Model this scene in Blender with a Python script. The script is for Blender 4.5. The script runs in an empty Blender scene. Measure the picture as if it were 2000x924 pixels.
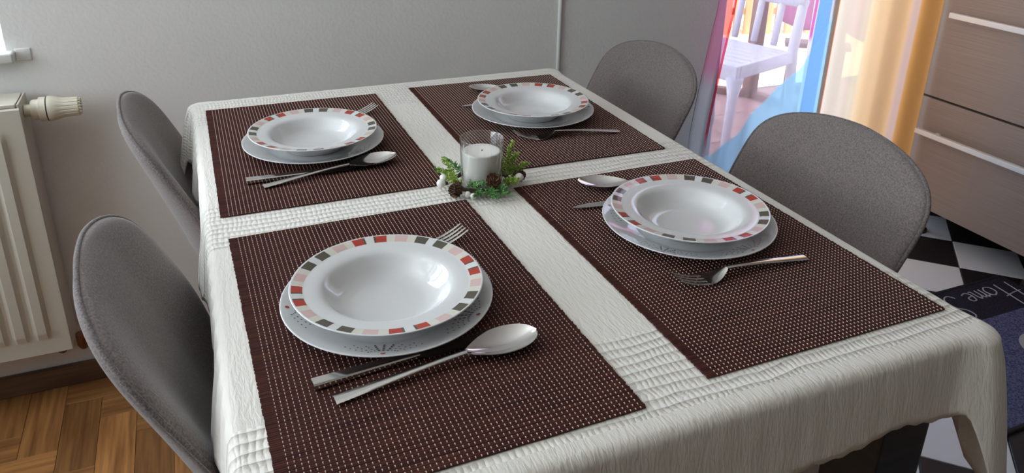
import bpy, bmesh, math, random
from mathutils import Vector, Matrix
rnd = random.Random(7)
PI = math.pi
scene = bpy.context.scene
COL = scene.collection

# ---------------------------------------------------------------- camera
cam_d = bpy.data.cameras.new('camera')
cam = bpy.data.objects.new('camera', cam_d)
COL.objects.link(cam)
cam.location = (-0.34979, -0.91007, 1.19477)
cam.rotation_mode = 'XYZ'
cam.rotation_euler = (math.radians(68.6528), math.radians(-1.0371), math.radians(-22.7708))
cam_d.sensor_fit = 'HORIZONTAL'
cam_d.sensor_width = 36
cam_d.lens = 27.139
cam_d.shift_y = -0.0884
cam_d.clip_start = 0.01
scene.camera = cam

# ---------------------------------------------------------------- sky, sun, exposure
world = bpy.data.worlds.new('sky')
scene.world = world
world.use_nodes = True
wn = world.node_tree
bg = wn.nodes['Background']
bg.inputs[0].default_value = (0.70, 0.84, 1.0, 1)
bg.inputs[1].default_value = 3.0
sun_d = bpy.data.lights.new('sun', 'SUN')
sun_d.energy = 5.5
sun_d.color = (1.0, 0.93, 0.80)
sun_d.angle = 0.01
sun = bpy.data.objects.new('sun', sun_d)
COL.objects.link(sun)
sun.rotation_euler = Vector((0.10, 0.34, -1.0)).to_track_quat('-Z', 'Y').to_euler()


def portal(loc, direction, sx, sy):
    d = bpy.data.lights.new('daylight_portal', 'AREA')
    d.shape = 'RECTANGLE'
    d.size = sx
    d.size_y = sy
    d.cycles.is_portal = True
    o = bpy.data.objects.new('daylight_portal', d)
    COL.objects.link(o)
    o.location = loc
    o.rotation_euler = Vector(direction).to_track_quat('-Z', 'Z').to_euler()


portal((1.437, 1.04, 1.05), (0, -1, 0), 0.725, 2.1)
portal((-1.34, 1.04, 1.45), (0, -1, 0), 1.3, 1.3)


def daylight(loc, direction, sx, sy, energy, color):
    # area lamp adding daylight at a window opening
    d = bpy.data.lights.new('daylight_fill', 'AREA')
    d.shape = 'RECTANGLE'
    d.size, d.size_y, d.energy, d.color = sx, sy, energy, color
    o = bpy.data.objects.new('daylight_fill', d)
    COL.objects.link(o)
    o.location = loc
    o.rotation_euler = Vector(direction).to_track_quat('-Z', 'Z').to_euler()


daylight((-2.42, 0.0, 1.50), (1, 0, 1.3), 1.35, 1.5, 41, (0.93, 0.97, 1.0))  # unseen left window, added as fill and tilted up to brighten the ceiling
daylight((-1.34, 1.10, 1.50), (0, -1, -0.1), 1.25, 1.25, 15, (0.86, 0.94, 1.0))
scene.view_settings.view_transform = 'Standard'
scene.view_settings.look = 'None'
scene.view_settings.gamma = 1
scene.view_settings.use_curve_mapping = False
scene.view_settings.exposure = 0.15
try:
    scene.cycles.max_bounces = 10
    scene.cycles.diffuse_bounces = 6
    scene.cycles.transparent_max_bounces = 16
    scene.cycles.transmission_bounces = 10
    scene.cycles.caustics_reflective = False
    scene.cycles.caustics_refractive = False
    scene.cycles.sample_clamp_indirect = 6
    scene.cycles.use_denoising = True
except Exception:
    pass


# ---------------------------------------------------------------- helpers
def mesh_obj(name, verts, faces, mats, parent=None, smooth=False, mi=None, auto=None):
    me = bpy.data.meshes.new(name)
    me.from_pydata([tuple(v) for v in verts], [], faces)
    for m in (mats if isinstance(mats, (list, tuple)) else [mats]):
        me.materials.append(m)
    if mi is not None:
        me.polygons.foreach_set('material_index', mi)
    if smooth:
        me.polygons.foreach_set('use_smooth', [True] * len(me.polygons))
    me.update()
    if auto is not None:
        me.set_sharp_from_angle(angle=math.radians(auto))
    o = bpy.data.objects.new(name, me)
    COL.objects.link(o)
    if parent is not None:
        o.parent = parent
    return o


class MB:
    """collects simple shapes for ONE mesh"""
    def __init__(self):
        self.v, self.f = [], []

    def add(self, vs, fs):
        n = len(self.v)
        self.v += [tuple(v) for v in vs]
        self.f += [tuple(i + n for i in f) for f in fs]

    def box(self, x0, x1, y0, y1, z0, z1, M=None, bev=0.0):
        if bev > 0:
            b = bev
            pts, quads = [], []
            bm = bmesh.new()
            bmesh.ops.create_cube(bm, size=1)
            for v in bm.verts:
                v.co = Vector(((x0 + x1) / 2 + v.co.x * (x1 - x0), (y0 + y1) / 2 + v.co.y * (y1 - y0), (z0 + z1) / 2 + v.co.z * (z1 - z0)))
            bmesh.ops.bevel(bm, geom=list(bm.edges), offset=b, segments=2, affect='EDGES', profile=0.6)
            bm.verts.index_update()
            pts = [v.co.copy() for v in bm.verts]
            quads = [[v.index for v in f.verts] for f in bm.faces]
            bm.free()
        else:
            pts = [Vector(p) for p in ((x0, y0, z0), (x1, y0, z0), (x1, y1, z0), (x0, y1, z0), (x0, y0, z1), (x1, y0, z1), (x1, y1, z1), (x0, y1, z1))]
            quads = [(0, 3, 2, 1), (4, 5, 6, 7), (0, 1, 5, 4), (1, 2, 6, 5), (2, 3, 7, 6), (3, 0, 4, 7)]
        if M is not None:
            pts = [M @ p for p in pts]
        self.add(pts, quads)
        return self

    def tube(self, pts, rad, seg=8, cap=True):
        pts = [Vector(p) for p in pts]
        n = len(pts)
        rs = rad if isinstance(rad, (list, tuple)) else [rad] * n
        ref = Vector((0, 0, 1))
        vs, fs = [], []
        prev = None
        for i, p in enumerate(pts):
            t = (pts[min(i + 1, n - 1)] - pts[max(i - 1, 0)]).normalized()
            a = prev if prev is not None else (ref if abs(t.dot(ref)) < 0.95 else Vector((1, 0, 0)))
            a = (a - t * a.dot(t)).normalized()
            prev = a
            b = t.cross(a)
            for k in range(seg):
                th = 2 * PI * k / seg
                vs.append(p + (a * math.cos(th) + b * math.sin(th)) * rs[i])
        for i in range(n - 1):
            for k in range(seg):
                k2 = (k + 1) % seg
                fs.append((i * seg + k, i * seg + k2, (i + 1) * seg + k2, (i + 1) * seg + k))
        if cap:
            fs.append(tuple(range(seg - 1, -1, -1)))
            fs.append(tuple((n - 1) * seg + k for k in range(seg)))
        self.add(vs, fs)
        return self

    def lathe(self, prof, seg=48, M=None, closed=False):
        vs, fs = [], []
        n = len(prof)
        for r, z in prof:
            for k in range(seg):
                th = 2 * PI * k / seg
                p = Vector((r * math.cos(th), r * math.sin(th), z))
                vs.append(M @ p if M is not None else p)
        rng = n if closed else n - 1
        for i in range(rng):
            j = (i + 1) % n
            for k in range(seg):
                k2 = (k + 1) % seg
                fs.append((i * seg + k, i * seg + k2, j * seg + k2, j * seg + k))
        self.add(vs, fs)
        return self

    def build(self, name, mat, parent=None, smooth=False, auto=None):
        return mesh_obj(name, self.v, self.f, mat, parent, smooth or auto is not None, None, auto)


def thing(name, label, cat, loc=(0, 0, 0), rz=0.0, group=None):
    o = bpy.data.objects.new(name, None)
    o.empty_display_size = 0.05
    COL.objects.link(o)
    o.location = loc
    o.rotation_euler = (0, 0, rz)
    return tag(o, label, cat, group)


def tag(o, label=None, cat=None, group=None, kind=None):
    if label: o['label'] = label
    if cat: o['category'] = cat
    if group: o['group'] = group
    if kind: o['kind'] = kind
    return o


def struct(o):
    o['kind'] = 'structure'
    return o


def copy_tree(o, parent=None):
    c = o.copy()
    COL.objects.link(c)
    if parent is not None:
        c.parent = parent
    for ch in [x for x in o.children]:
        copy_tree(ch, c)
    return c


# ---------------------------------------------------------------- materials
def mat(name, color=(0.8, 0.8, 0.8), rough=0.5, metal=0.0, spec=0.5, sheen=0.0, coat=0.0):
    m = bpy.data.materials.new(name)
    m.use_nodes = True
    b = m.node_tree.nodes['Principled BSDF']
    b.inputs['Base Color'].default_value = (*color, 1)
    b.inputs['Roughness'].default_value = rough
    b.inputs['Metallic'].default_value = metal
    b.inputs['Specular IOR Level'].default_value = spec
    b.inputs['Sheen Weight'].default_value = sheen
    b.inputs['Coat Weight'].default_value = coat
    return m


def N(m, typ, **kw):
    n = m.node_tree.nodes.new(typ)
    for k, v in kw.items():
        if k in n.inputs.keys() if not hasattr(n, k) else False:
            n.inputs[k].default_value = v
        else:
            setattr(n, k, v)
    return n


def L(m, a, b):
    m.node_tree.links.new(a, b)


def noise_mix(m, c1, c2, scale=(10, 10, 10), detail=4, lo=0.35, hi=0.65, bump=0.0, bscale=None, bdist=0.002, nscale=1.0, obj_rand=0.0):
    """colour between c1 and c2 by stretched noise, with optional bump"""
    nt = m.node_tree
    b = nt.nodes['Principled BSDF']
    tc = nt.nodes.new('ShaderNodeTexCoord')
    mp = nt.nodes.new('ShaderNodeMapping')
    mp.inputs['Scale'].default_value = scale
    L(m, tc.outputs['Object'], mp.inputs[0])
    vec = mp.outputs[0]
    if obj_rand:
        oi = nt.nodes.new('ShaderNodeObjectInfo')
        ad = nt.nodes.new('ShaderNodeVectorMath')
        mu = nt.nodes.new('ShaderNodeMath'); mu.operation = 'MULTIPLY'; mu.inputs[1].default_value = 37.0
        L(m, oi.outputs['Random'], mu.inputs[0])
        L(m, mp.outputs[0], ad.inputs[0]); L(m, mu.outputs[0], ad.inputs[1])
        vec = ad.outputs[0]
    nz = nt.nodes.new('ShaderNodeTexNoise')
    nz.inputs['Scale'].default_value = nscale
    nz.inputs['Detail'].default_value = detail
    L(m, vec, nz.inputs[0])
    rp = nt.nodes.new('ShaderNodeValToRGB')
    rp.color_ramp.elements[0].position = lo
    rp.color_ramp.elements[0].color = (*c1, 1)
    rp.color_ramp.elements[1].position = hi
    rp.color_ramp.elements[1].color = (*c2, 1)
    L(m, nz.outputs[0], rp.inputs[0])
    col = rp.outputs[0]
    if obj_rand:
        hs = nt.nodes.new('ShaderNodeHueSaturation')
        mr = nt.nodes.new('ShaderNodeMapRange')
        mr.inputs['To Min'].default_value = 1 - obj_rand
        mr.inputs['To Max'].default_value = 1 + obj_rand
        L(m, oi.outputs['Random'], mr.inputs['Value'])
        L(m, mr.outputs[0], hs.inputs['Value'])
        L(m, col, hs.inputs['Color'])
        col = hs.outputs[0]
    L(m, col, b.inputs['Base Color'])
    if bump:
        bp = nt.nodes.new('ShaderNodeBump')
        bp.inputs['Strength'].default_value = bump
        bp.inputs['Distance'].default_value = bdist
        if bscale:
            n2 = nt.nodes.new('ShaderNodeTexNoise')
            n2.inputs['Scale'].default_value = bscale
            n2.inputs['Detail'].default_value = 3
            L(m, tc.outputs['Object'], n2.inputs[0])
            L(m, n2.outputs[0], bp.inputs['Height'])
        else:
            L(m, nz.outputs[0], bp.inputs['Height'])
        L(m, bp.outputs[0], b.inputs['Normal'])
    return m


M_wall = noise_mix(mat('wall_paint', rough=0.8, spec=0.25), (0.79, 0.78, 0.755), (0.82, 0.81, 0.785), (3, 3, 3), bump=0.35, bscale=140, bdist=0.0015)
M_wallf = mat('low_bounce_wall_paint', (0.24, 0.21, 0.185), 0.8)  # darkened so the unseen walls bounce less light
M_white = mat('white_paint', (0.78, 0.78, 0.75), 0.4)
M_frame = mat('white_plastic_frame', (0.80, 0.82, 0.84), 0.35)
M_ceil = mat('ceiling_paint', (0.86, 0.855, 0.84), 0.85)
M_rad = mat('cream_enamel', (0.60, 0.57, 0.485), 0.35)
M_radend = mat('cream_enamel_side', (0.56, 0.52, 0.45), 0.4)
M_valve = mat('ivory_plastic', (0.72, 0.68, 0.55), 0.4)
M_dark = mat('dark_gap', (0.02, 0.02, 0.02), 0.6)
M_rust = noise_mix(mat('rusty_copper', rough=0.5, metal=0.3), (0.20, 0.08, 0.04), (0.32, 0.14, 0.08), (40, 40, 40))
M_parq = noise_mix(mat('oak_parquet', rough=0.38), (0.18, 0.070, 0.022), (0.42, 0.195, 0.062), (90, 5, 20), detail=5, lo=0.3, hi=0.72, bump=0.15, bdist=0.0006, obj_rand=0.32)
M_sub = noise_mix(mat('worn_wood_floor', rough=0.5), (0.10, 0.045, 0.016), (0.20, 0.095, 0.035), (60, 4, 20))
M_grout = mat('tile_grout', (0.10, 0.10, 0.10), 0.8)
M_tilew = mat('white_floor_tile', (0.84, 0.88, 0.96), 0.16)
M_tileb = mat('black_floor_tile', (0.028, 0.025, 0.03), 0.22)
M_skirt = noise_mix(mat('brown_baseboard', rough=0.4), (0.085, 0.045, 0.025), (0.15, 0.085, 0.045), (6, 60, 60))
M_fabric = noise_mix(mat('grey_chair_fabric', rough=0.95, spec=0.1, sheen=0.25), (0.130, 0.108, 0.103), (0.24, 0.204, 0.193), (420, 420, 420), detail=2, lo=0.3, hi=0.7, bump=0.5, bdist=0.0008)
M_seam = noise_mix(mat('grey_chair_piping', rough=0.9, spec=0.1, sheen=0.25), (0.10, 0.085, 0.083), (0.20, 0.172, 0.165), (500, 500, 500), detail=1, bump=0.5, bdist=0.0008)
M_blackmetal = mat('black_metal_leg', (0.02, 0.02, 0.021), 0.4)
M_table = noise_mix(mat('black_brown_table', rough=0.45), (0.014, 0.012, 0.012), (0.028, 0.023, 0.022), (6, 6, 90))
M_china = mat('white_china', (0.65, 0.655, 0.655), 0.06, spec=0.75)
M_olive = mat('olive_print', (0.085, 0.075, 0.052), 0.1)
M_red = mat('red_print', (0.40, 0.045, 0.026), 0.1)
M_pink = mat('pink_print', (0.60, 0.43, 0.41), 0.1)
M_cream = mat('cream_print', (0.62, 0.61, 0.53), 0.1)
M_dots = mat('grey_print', (0.14, 0.12, 0.13), 0.2)
M_steel = mat('polished_steel', (0.74, 0.73, 0.71), 0.13, metal=1.0)
M_blade = mat('polished_blade_steel', (0.62, 0.62, 0.62), 0.09, metal=1.0)
M_thread = mat('cream_thread', (0.70, 0.58, 0.51), 0.85)
M_wax = mat('white_wax', (0.92, 0.90, 0.85), 0.45)
M_wax.node_tree.nodes['Principled BSDF'].inputs['Subsurface Weight'].default_value = 0.15
M_wax.node_tree.nodes['Principled BSDF'].inputs['Subsurface Radius'].default_value = (0.01, 0.008, 0.006)
M_wick = mat('charred_wick', (0.03, 0.03, 0.03), 0.9)
M_glass = bpy.data.materials.new('clear_glass')
M_glass.use_nodes = True
_nt = M_glass.node_tree
_nt.nodes.clear()
_o = _nt.nodes.new('ShaderNodeOutputMaterial'); _x = _nt.nodes.new('ShaderNodeMixShader'); _f = _nt.nodes.new('ShaderNodeLayerWeight')
_t = _nt.nodes.new('ShaderNodeBsdfTransparent'); _g = _nt.nodes.new('ShaderNodeBsdfGlossy')
_f.inputs[0].default_value = 0.25
_m = _nt.nodes.new('ShaderNodeMath'); _m.operation = 'MULTIPLY_ADD'; _m.inputs[1].default_value = 0.75; _m.inputs[2].default_value = 0.02
_t.inputs[0].default_value = (0.99, 0.993, 0.992, 1)
_g.inputs['Roughness'].default_value = 0.02
_p = _nt.nodes.new('ShaderNodeMath'); _p.operation = 'POWER'; _p.inputs[1].default_value = 1.1; _nt.links.new(_f.outputs['Facing'], _p.inputs[0]); _nt.links.new(_p.outputs[0], _m.inputs[0]); _nt.links.new(_m.outputs[0], _x.inputs[0]); _nt.links.new(_t.outputs[0], _x.inputs[1]); _nt.links.new(_g.outputs[0], _x.inputs[2]); _nt.links.new(_x.outputs[0], _o.inputs[0])
M_twig = mat('brown_twig', (0.06, 0.035, 0.02), 0.8)
M_cone = noise_mix(mat('pinecone_scale', rough=0.7), (0.055, 0.022, 0.012), (0.19, 0.095, 0.05), (160, 160, 160))
M_berry = mat('white_berry', (0.82, 0.80, 0.76), 0.3)
M_greenl = noise_mix(mat('light_green_needle', rough=0.6), (0.20, 0.36, 0.05), (0.44, 0.56, 0.12), (60, 60, 60))
M_greend = noise_mix(mat('dark_green_needle', rough=0.6), (0.06, 0.20, 0.05), (0.18, 0.38, 0.12), (60, 60, 60))
M_chest = noise_mix(mat('brown_grained_front', rough=0.36), (0.30, 0.235, 0.205), (0.375, 0.30, 0.265), (60, 4, 420), detail=3, lo=0.3, hi=0.7, bump=0.08, bdist=0.0006)
M_chestbody = mat('dark_carcass', (0.03, 0.024, 0.022), 0.5)
M_handle = mat('silver_handle', (0.86, 0.86, 0.86), 0.38, metal=0.25)
M_rugband = noise_mix(mat('navy_rug_band', rough=0.95, spec=0.1), (0.018, 0.017, 0.030), (0.04, 0.038, 0.06), (300, 300, 300), bump=0.5, bdist=0.001)
M_rugfield = noise_mix(mat('blue_grey_rug_pile', rough=0.95, spec=0.1), (0.05, 0.055, 0.12), (0.16, 0.175, 0.33), (220, 220, 220), bump=0.6, bdist=0.0015)
M_rugedge = mat('black_rug_edge', (0.008, 0.008, 0.012), 0.8)
M_ruglight = mat('pale_rug_yarn', (0.42, 0.42, 0.47), 0.9)
M_plastic = mat('white_garden_plastic', (0.64, 0.62, 0.68), 0.45)
M_brownwood = noise_mix(mat('brown_railing_wood', rough=0.6), (0.16, 0.05, 0.03), (0.26, 0.10, 0.06), (30, 30, 4))
M_picket = noise_mix(mat('honey_picket_wood', rough=0.7), (0.55, 0.33, 0.12), (0.72, 0.48, 0.20), (30, 30, 4))
M_terra = noise_mix(mat('terracotta_balcony_tile', rough=0.55), (0.34, 0.17, 0.14), (0.46, 0.25, 0.20), (8, 8, 8), obj_rand=0.1)
M_ground = noise_mix(mat('pale_dry_ground', rough=0.9), (0.66, 0.53, 0.28), (0.78, 0.68, 0.42), (2, 2, 2))
M_magenta = mat('magenta_cloth', (0.50, 0.06, 0.26), 0.9)


# bamboo sticks: streaks of brown, each stick a little different
M_bamboo = mat('brown_bamboo', rough=0.6, spec=0.15)
noise_mix(M_bamboo, (0.030, 0.0085, 0.0075), (0.105, 0.034, 0.024), (9, 330, 1), detail=3, lo=0.3, hi=0.75)


# crinkled woven tablecloth
def cloth_mat():
    m = mat('crinkled_white_cotton', (0.72, 0.69, 0.63), 0.9, spec=0.15, sheen=0.2)
    nt = m.node_tree
    b = nt.nodes['Principled BSDF']
    tc = nt.nodes.new('ShaderNodeTexCoord')
    sp = nt.nodes.new('ShaderNodeSeparateXYZ')
    L(m, tc.outputs['UV'], sp.inputs[0])

    def M2(op, a, bb=None):
        n = nt.nodes.new('ShaderNodeMath'); n.operation = op
        for i, q in enumerate((a, bb)):
            if q is None: continue
            if isinstance(q, (int, float)): n.inputs[i].default_value = q
            else: L(m, q, n.inputs[i])
        return n.outputs[0]

    def nz(scale, s, detail=3):
        mp = nt.nodes.new('ShaderNodeMapping'); mp.inputs['Scale'].default_value = scale
        L(m, tc.outputs['UV'], mp.inputs[0])
        n = nt.nodes.new('ShaderNodeTexNoise'); n.inputs['Scale'].default_value = s; n.inputs['Detail'].default_value = detail
        n.inputs['Distortion'].default_value = 0.6
        L(m, mp.outputs[0], n.inputs[0])
        return n.outputs[0]
    # fine crepe wrinkles running along Y, and waffle bands across the near end, the middle and the far end
    crepe = nz((1.0, 0.22, 1), 260)
    v = sp.outputs[1]
    wob = M2('MULTIPLY', nz((1, 1, 1), 9), 0.02)
    vv = M2('ADD', v, wob)
    cord = M2('POWER', M2('ABSOLUTE', M2('SINE', M2('MULTIPLY', vv, PI / 0.0125))), 0.6)
    wob2 = M2('MULTIPLY', nz((1, 1, 1), 30), 0.012)
    cord2 = M2('ABSOLUTE', M2('SINE', M2('MULTIPLY', M2('ADD', sp.outputs[0], wob2), PI / 0.006)))
    waffle = M2('SUBTRACT', M2('ADD', M2('MULTIPLY', M2('SUBTRACT', 1.0, cord), 2.2), M2('MULTIPLY', cord2, 0.55)), M2('MULTIPLY', nz((1, 1, 1), 320), 0.5))

    def band(c, hw):
        return M2('LESS_THAN', M2('ABSOLUTE', M2('SUBTRACT', v, c)), hw)
    bands = M2('MAXIMUM', band(-0.425, 0.055), M2('MAXIMUM', band(0.01, 0.06), band(0.46, 0.06)))
    mx = nt.nodes.new('ShaderNodeMix')
    L(m, bands, mx.inputs['Factor']); L(m, crepe, mx.inputs['A']); L(m, waffle, mx.inputs['B'])
    tot = M2('ADD', mx.outputs['Result'], M2('MULTIPLY', nz((1, 0.5, 1), 40), 0.15))
    bp = nt.nodes.new('ShaderNodeBump')
    bp.inputs['Strength'].default_value = 0.5
    bp.inputs['Distance'].default_value = 0.0022
    L(m, tot, bp.inputs['Height'])
    L(m, bp.outputs[0], b.inputs['Normal'])
    return m


M_cloth = cloth_mat()


# sheer printed curtain: the print is in cloth coordinates (x across, z up)
def sheer(name, build_color, transp=0.55):
    m = bpy.data.materials.new(name)
    m.use_nodes = True
    nt = m.node_tree
    nt.nodes.clear()
    out = nt.nodes.new('ShaderNodeOutputMaterial')
    tc = nt.nodes.new('ShaderNodeTexCoord')
    sp = nt.nodes.new('ShaderNodeSeparateXYZ')
    L(m, tc.outputs['UV'], sp.inputs[0])
    col, tfac = build_color(m, sp.outputs[0], sp.outputs[1])
    tr = nt.nodes.new('ShaderNodeBsdfTransparent')
    tl = nt.nodes.new('ShaderNodeBsdfTranslucent')
    df = nt.nodes.new('ShaderNodeBsdfDiffuse')
    for s in (tr, tl, df):
        L(m, col, s.inputs[0])
    m1 = nt.nodes.new('ShaderNodeMixShader'); m1.inputs[0].default_value = 0.78
    L(m, df.outputs[0], m1.inputs[1]); L(m, tl.outputs[0], m1.inputs[2])
    m2 = nt.nodes.new('ShaderNodeMixShader')
    if isinstance(tfac, float): m2.inputs[0].default_value = tfac
    else: L(m, tfac, m2.inputs[0])
    L(m, m1.outputs[0], m2.inputs[1]); L(m, tr.outputs[0], m2.inputs[2])
    L(m, m2.outputs[0], out.inputs[0])
    return m


def mth(m, op, a, b=None):
    n = m.node_tree.nodes.new('ShaderNodeMath'); n.operation = op
    for i, q in enumerate((a, b)):
        if q is None: continue
        if isinstance(q, (int, float)): n.inputs[i].default_value = q
        else: L(m, q, n.inputs[i])
    return n.outputs[0]


def mixc(m, fac, a, b):
    n = m.node_tree.nodes.new('ShaderNodeMix'); n.data_type = 'RGBA'
    L(m, fac, n.inputs['Factor'])
    for s, q in (('A', a), ('B', b)):
        sock = [i for i in n.inputs if i.name == s and i.type == 'RGBA'][0]
        if isinstance(q, tuple): sock.default_value = (*q, 1)
        else: L(m, q, sock)
    return [o for o in n.outputs if o.type == 'RGBA'][0]


def step(m, x, e, w=0.006):
    n = m.node_tree.nodes.new('ShaderNodeMapRange')
    L(m, x, n.inputs['Value'])
    n.inputs['From Min'].default_value = e - w
    n.inputs['From Max'].default_value = e + w
    return n.outputs[0]


def col_left(m, x, z):
    # pale lilac sheer; blue lower field under a diagonal; deep pink strip top left, green and white below it
    c = (0.88, 0.82, 0.95)
    diag = mth(m, 'SUBTRACT', mth(m, 'ADD', 0.335, mth(m, 'MULTIPLY', mth(m, 'SUBTRACT', x, 0.95), 0.62)), z)
    diag = mth(m, 'ADD', diag, mth(m, 'MULTIPLY', mth(m, 'POWER', mth(m, 'ABSOLUTE', mth(m, 'SUBTRACT', x, 0.95)), 2.0), 0.85))
    blue = step(m, diag, 0.0)
    c1 = mixc(m, blue, c, (0.42, 0.70, 0.98))
    strip = mth(m, 'SUBTRACT', 1.0, step(m, x, 0.988, 0.008))
    top = step(m, mth(m, 'ADD', z, mth(m, 'MULTIPLY', x, 0.0)), 0.60, 0.03)
    stripc = mixc(m, top, (0.74, 0.76, 0.82), (0.90, 0.42, 0.62))
    c2 = mixc(m, strip, c1, stripc)
    # red seam line between strip and sheer, and green diagonal stroke low in the strip
    line = mth(m, 'LESS_THAN', mth(m, 'ABSOLUTE', mth(m, 'SUBTRACT', x, 0.990)), 0.004)
    line = mth(m, 'MULTIPLY', line, step(m, z, 0.40, 0.04))
    c3 = mixc(m, line, c2, (0.75, 0.10, 0.16))
    gl = mth(m, 'LESS_THAN', mth(m, 'ABSOLUTE', mth(m, 'SUBTRACT', mth(m, 'SUBTRACT', x, 0.9425), mth(m, 'MULTIPLY', mth(m, 'SUBTRACT', z, 0.60), 0.02))), 0.005)
    gl = mth(m, 'MULTIPLY', gl, mth(m, 'MULTIPLY', mth(m, 'LESS_THAN', z, 0.61), step(m, z, 0.42, 0.03)))
    c4 = mixc(m, gl, c3, (0.13, 0.25, 0.15))
    # magenta print high up near the right edge, then a band painted the blue of the shaded mullion and a white hem
    mg = mth(m, 'MULTIPLY', step(m, x, 1.272, 0.003), mth(m, 'SUBTRACT', 1.0, step(m, x, 1.290, 0.003)))
    mg = mth(m, 'MULTIPLY', mg, step(m, z, 0.69, 0.01))
    c5 = mixc(m, mg, c4, (0.78, 0.20, 0.55))
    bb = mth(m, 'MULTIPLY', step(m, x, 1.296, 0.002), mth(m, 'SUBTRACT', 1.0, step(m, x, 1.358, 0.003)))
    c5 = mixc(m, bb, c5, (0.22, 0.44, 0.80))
    t = mth(m, 'SUBTRACT', 0.72, mth(m, 'MULTIPLY', blue, 0.46))
    t = mth(m, 'SUBTRACT', t, mth(m, 'MULTIPLY', strip, 0.27))
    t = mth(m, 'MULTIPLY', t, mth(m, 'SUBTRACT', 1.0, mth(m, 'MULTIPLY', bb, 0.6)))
    return c5, t


def col_right(m, x, z):
    rp = m.node_tree.nodes.new('ShaderNodeValToRGB')
    mr = m.node_tree.nodes.new('ShaderNodeMapRange')
    L(m, x, mr.inputs['Value'])
    mr.inputs['From Min'].default_value = 1.38
    mr.inputs['From Max'].default_value = 1.80
    L(m, mr.outputs[0], rp.inputs[0])
    els = [(0.0, (0.86, 0.20, 0.07)), (0.02, (0.88, 0.26, 0.12)), (0.03, (0.95, 0.82, 0.72)), (0.20, (0.95, 0.80, 0.68)), (0.23, (1.0, 0.90, 0.72)),
           (0.29, (1.0, 0.72, 0.46)), (0.62, (1.0, 0.62, 0.33)), (0.72, (0.86, 0.60, 0.52)), (0.80, (0.88, 0.60, 0.52)), (0.83, (0.96, 0.47, 0.15)), (0.97, (0.97, 0.50, 0.18)), (0.985, (0.95, 0.30, 0.05))]
    cr = rp.color_ramp
    cr.elements[0].position = els[0][0]; cr.elements[0].color = (*els[0][1], 1)
    cr.elements[1].position = els[-1][0]; cr.elements[1].color = (*els[-1][1], 1)
    for p, c in els[1:-1]:
        e = cr.elements.new(p); e.color = (*c, 1)
    return rp.outputs[0], 0.13


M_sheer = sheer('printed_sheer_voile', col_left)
M_orange = sheer('orange_sheer_voile', col_right)

# ---------------------------------------------------------------- room shell
WY = 0.855          # inner face of the back wall
WT = 0.17           # its thickness
X0, X1, YN, ZC = -2.3, 2.42, -3.3, 2.55
WIN = (-1.99, -0.690, 0.795, 2.10)
DOOR = (1.045, 1.80, 0.0, 2.12)
m = MB()
m.box(X0 - 0.2, WIN[0], WY, WY + WT, -0.1, ZC)
m.box(WIN[0], WIN[1], WY, WY + WT, -0.1, WIN[2] - 0.02)
m.box(WIN[0], WIN[1], WY, WY + WT, WIN[3], ZC)
m.box(WIN[1], DOOR[0], WY, WY + WT, -0.1, ZC)
m.box(DOOR[0], DOOR[1], WY, WY + WT, DOOR[3], ZC)
m.box(DOOR[1], X1 + 0.2, WY, WY + WT, -0.1, ZC)
struct(m.build('wall_back', M_wall))
m = MB()
m.box(X0 - 0.2, X0, YN - 0.2, -0.7, -0.1, ZC)
m.box(X0 - 0.2, X0, 0.7, WY, -0.1, ZC)
m.box(X0 - 0.2, X0, -0.7, 0.7, -0.1, 0.7)  # opening added for the unseen left fill lamp
m.box(X0 - 0.2, X0, -0.7, 0.7, 2.3, ZC)
struct(m.build('wall_left', M_wall))
struct(MB().box(X1, X1 + 0.2, YN - 0.2, WY, -0.1, ZC).build('wall_right', M_wallf))
m = MB()
m.box(X0, X1, YN - 0.2, YN, -0.1, ZC)
struct(m.build('wall_front', M_wallf))
struct(MB().box(X0 - 0.2, X1 + 0.2, YN - 0.2, WY + WT, ZC, ZC + 0.15).build('ceiling', M_ceil))
# vertical bead where the two wall stretches meet
m = MB()
m.tube([(0.533, WY - 0.001, 0.0), (0.533, WY - 0.001, ZC)], 0.006, 8)
struct(m.build('trim_1', M_white, None, True))
# low plaster patch at the end of the window sill
m = MB()
m.box(-0.676, -0.648, WY - 0.0022, WY + 0.006, 0.773, 0.798, bev=0.0021)
struct(m.build('trim_2', M_wall, None, True))

# floors: wooden parquet (dining side), chequered tiles (kitchen side)
SPLIT = 0.533
floor_wood = struct(MB().box(X0 - 0.1, SPLIT, YN - 0.1, WY + 0.05, -0.06, -0.008).build('floor', M_sub))
floor_tile = struct(MB().box(SPLIT, X1 + 0.1, YN - 0.1, WY + WT, -0.06, -0.004).build('floor', M_grout))


def piece_mesh(name, w, l, z0, z1, bev, mt):
    mm = MB()
    a, b = w / 2, l / 2
    vs = [(-a, -b, z0), (a, -b, z0), (a, b, z0), (-a, b, z0), (-a, -b, z1 - bev), (a, -b, z1 - bev), (a, b, z1 - bev), (-a, b, z1 - bev),
          (-a + bev, -b + bev, z1), (a - bev, -b + bev, z1), (a - bev, b - bev, z1), (-a + bev, b - bev, z1)]
    fs = []
    for r in (0, 4):
        for k in range(4):
            k2 = (k + 1) % 4
            fs.append((r + k, r + k2, r + 4 + k2, r + 4 + k))
    fs.append((8, 9, 10, 11))
    me = bpy.data.meshes.new(name)
    me.from_pydata(vs, [], fs)
    me.materials.append(mt)
    return me


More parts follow.
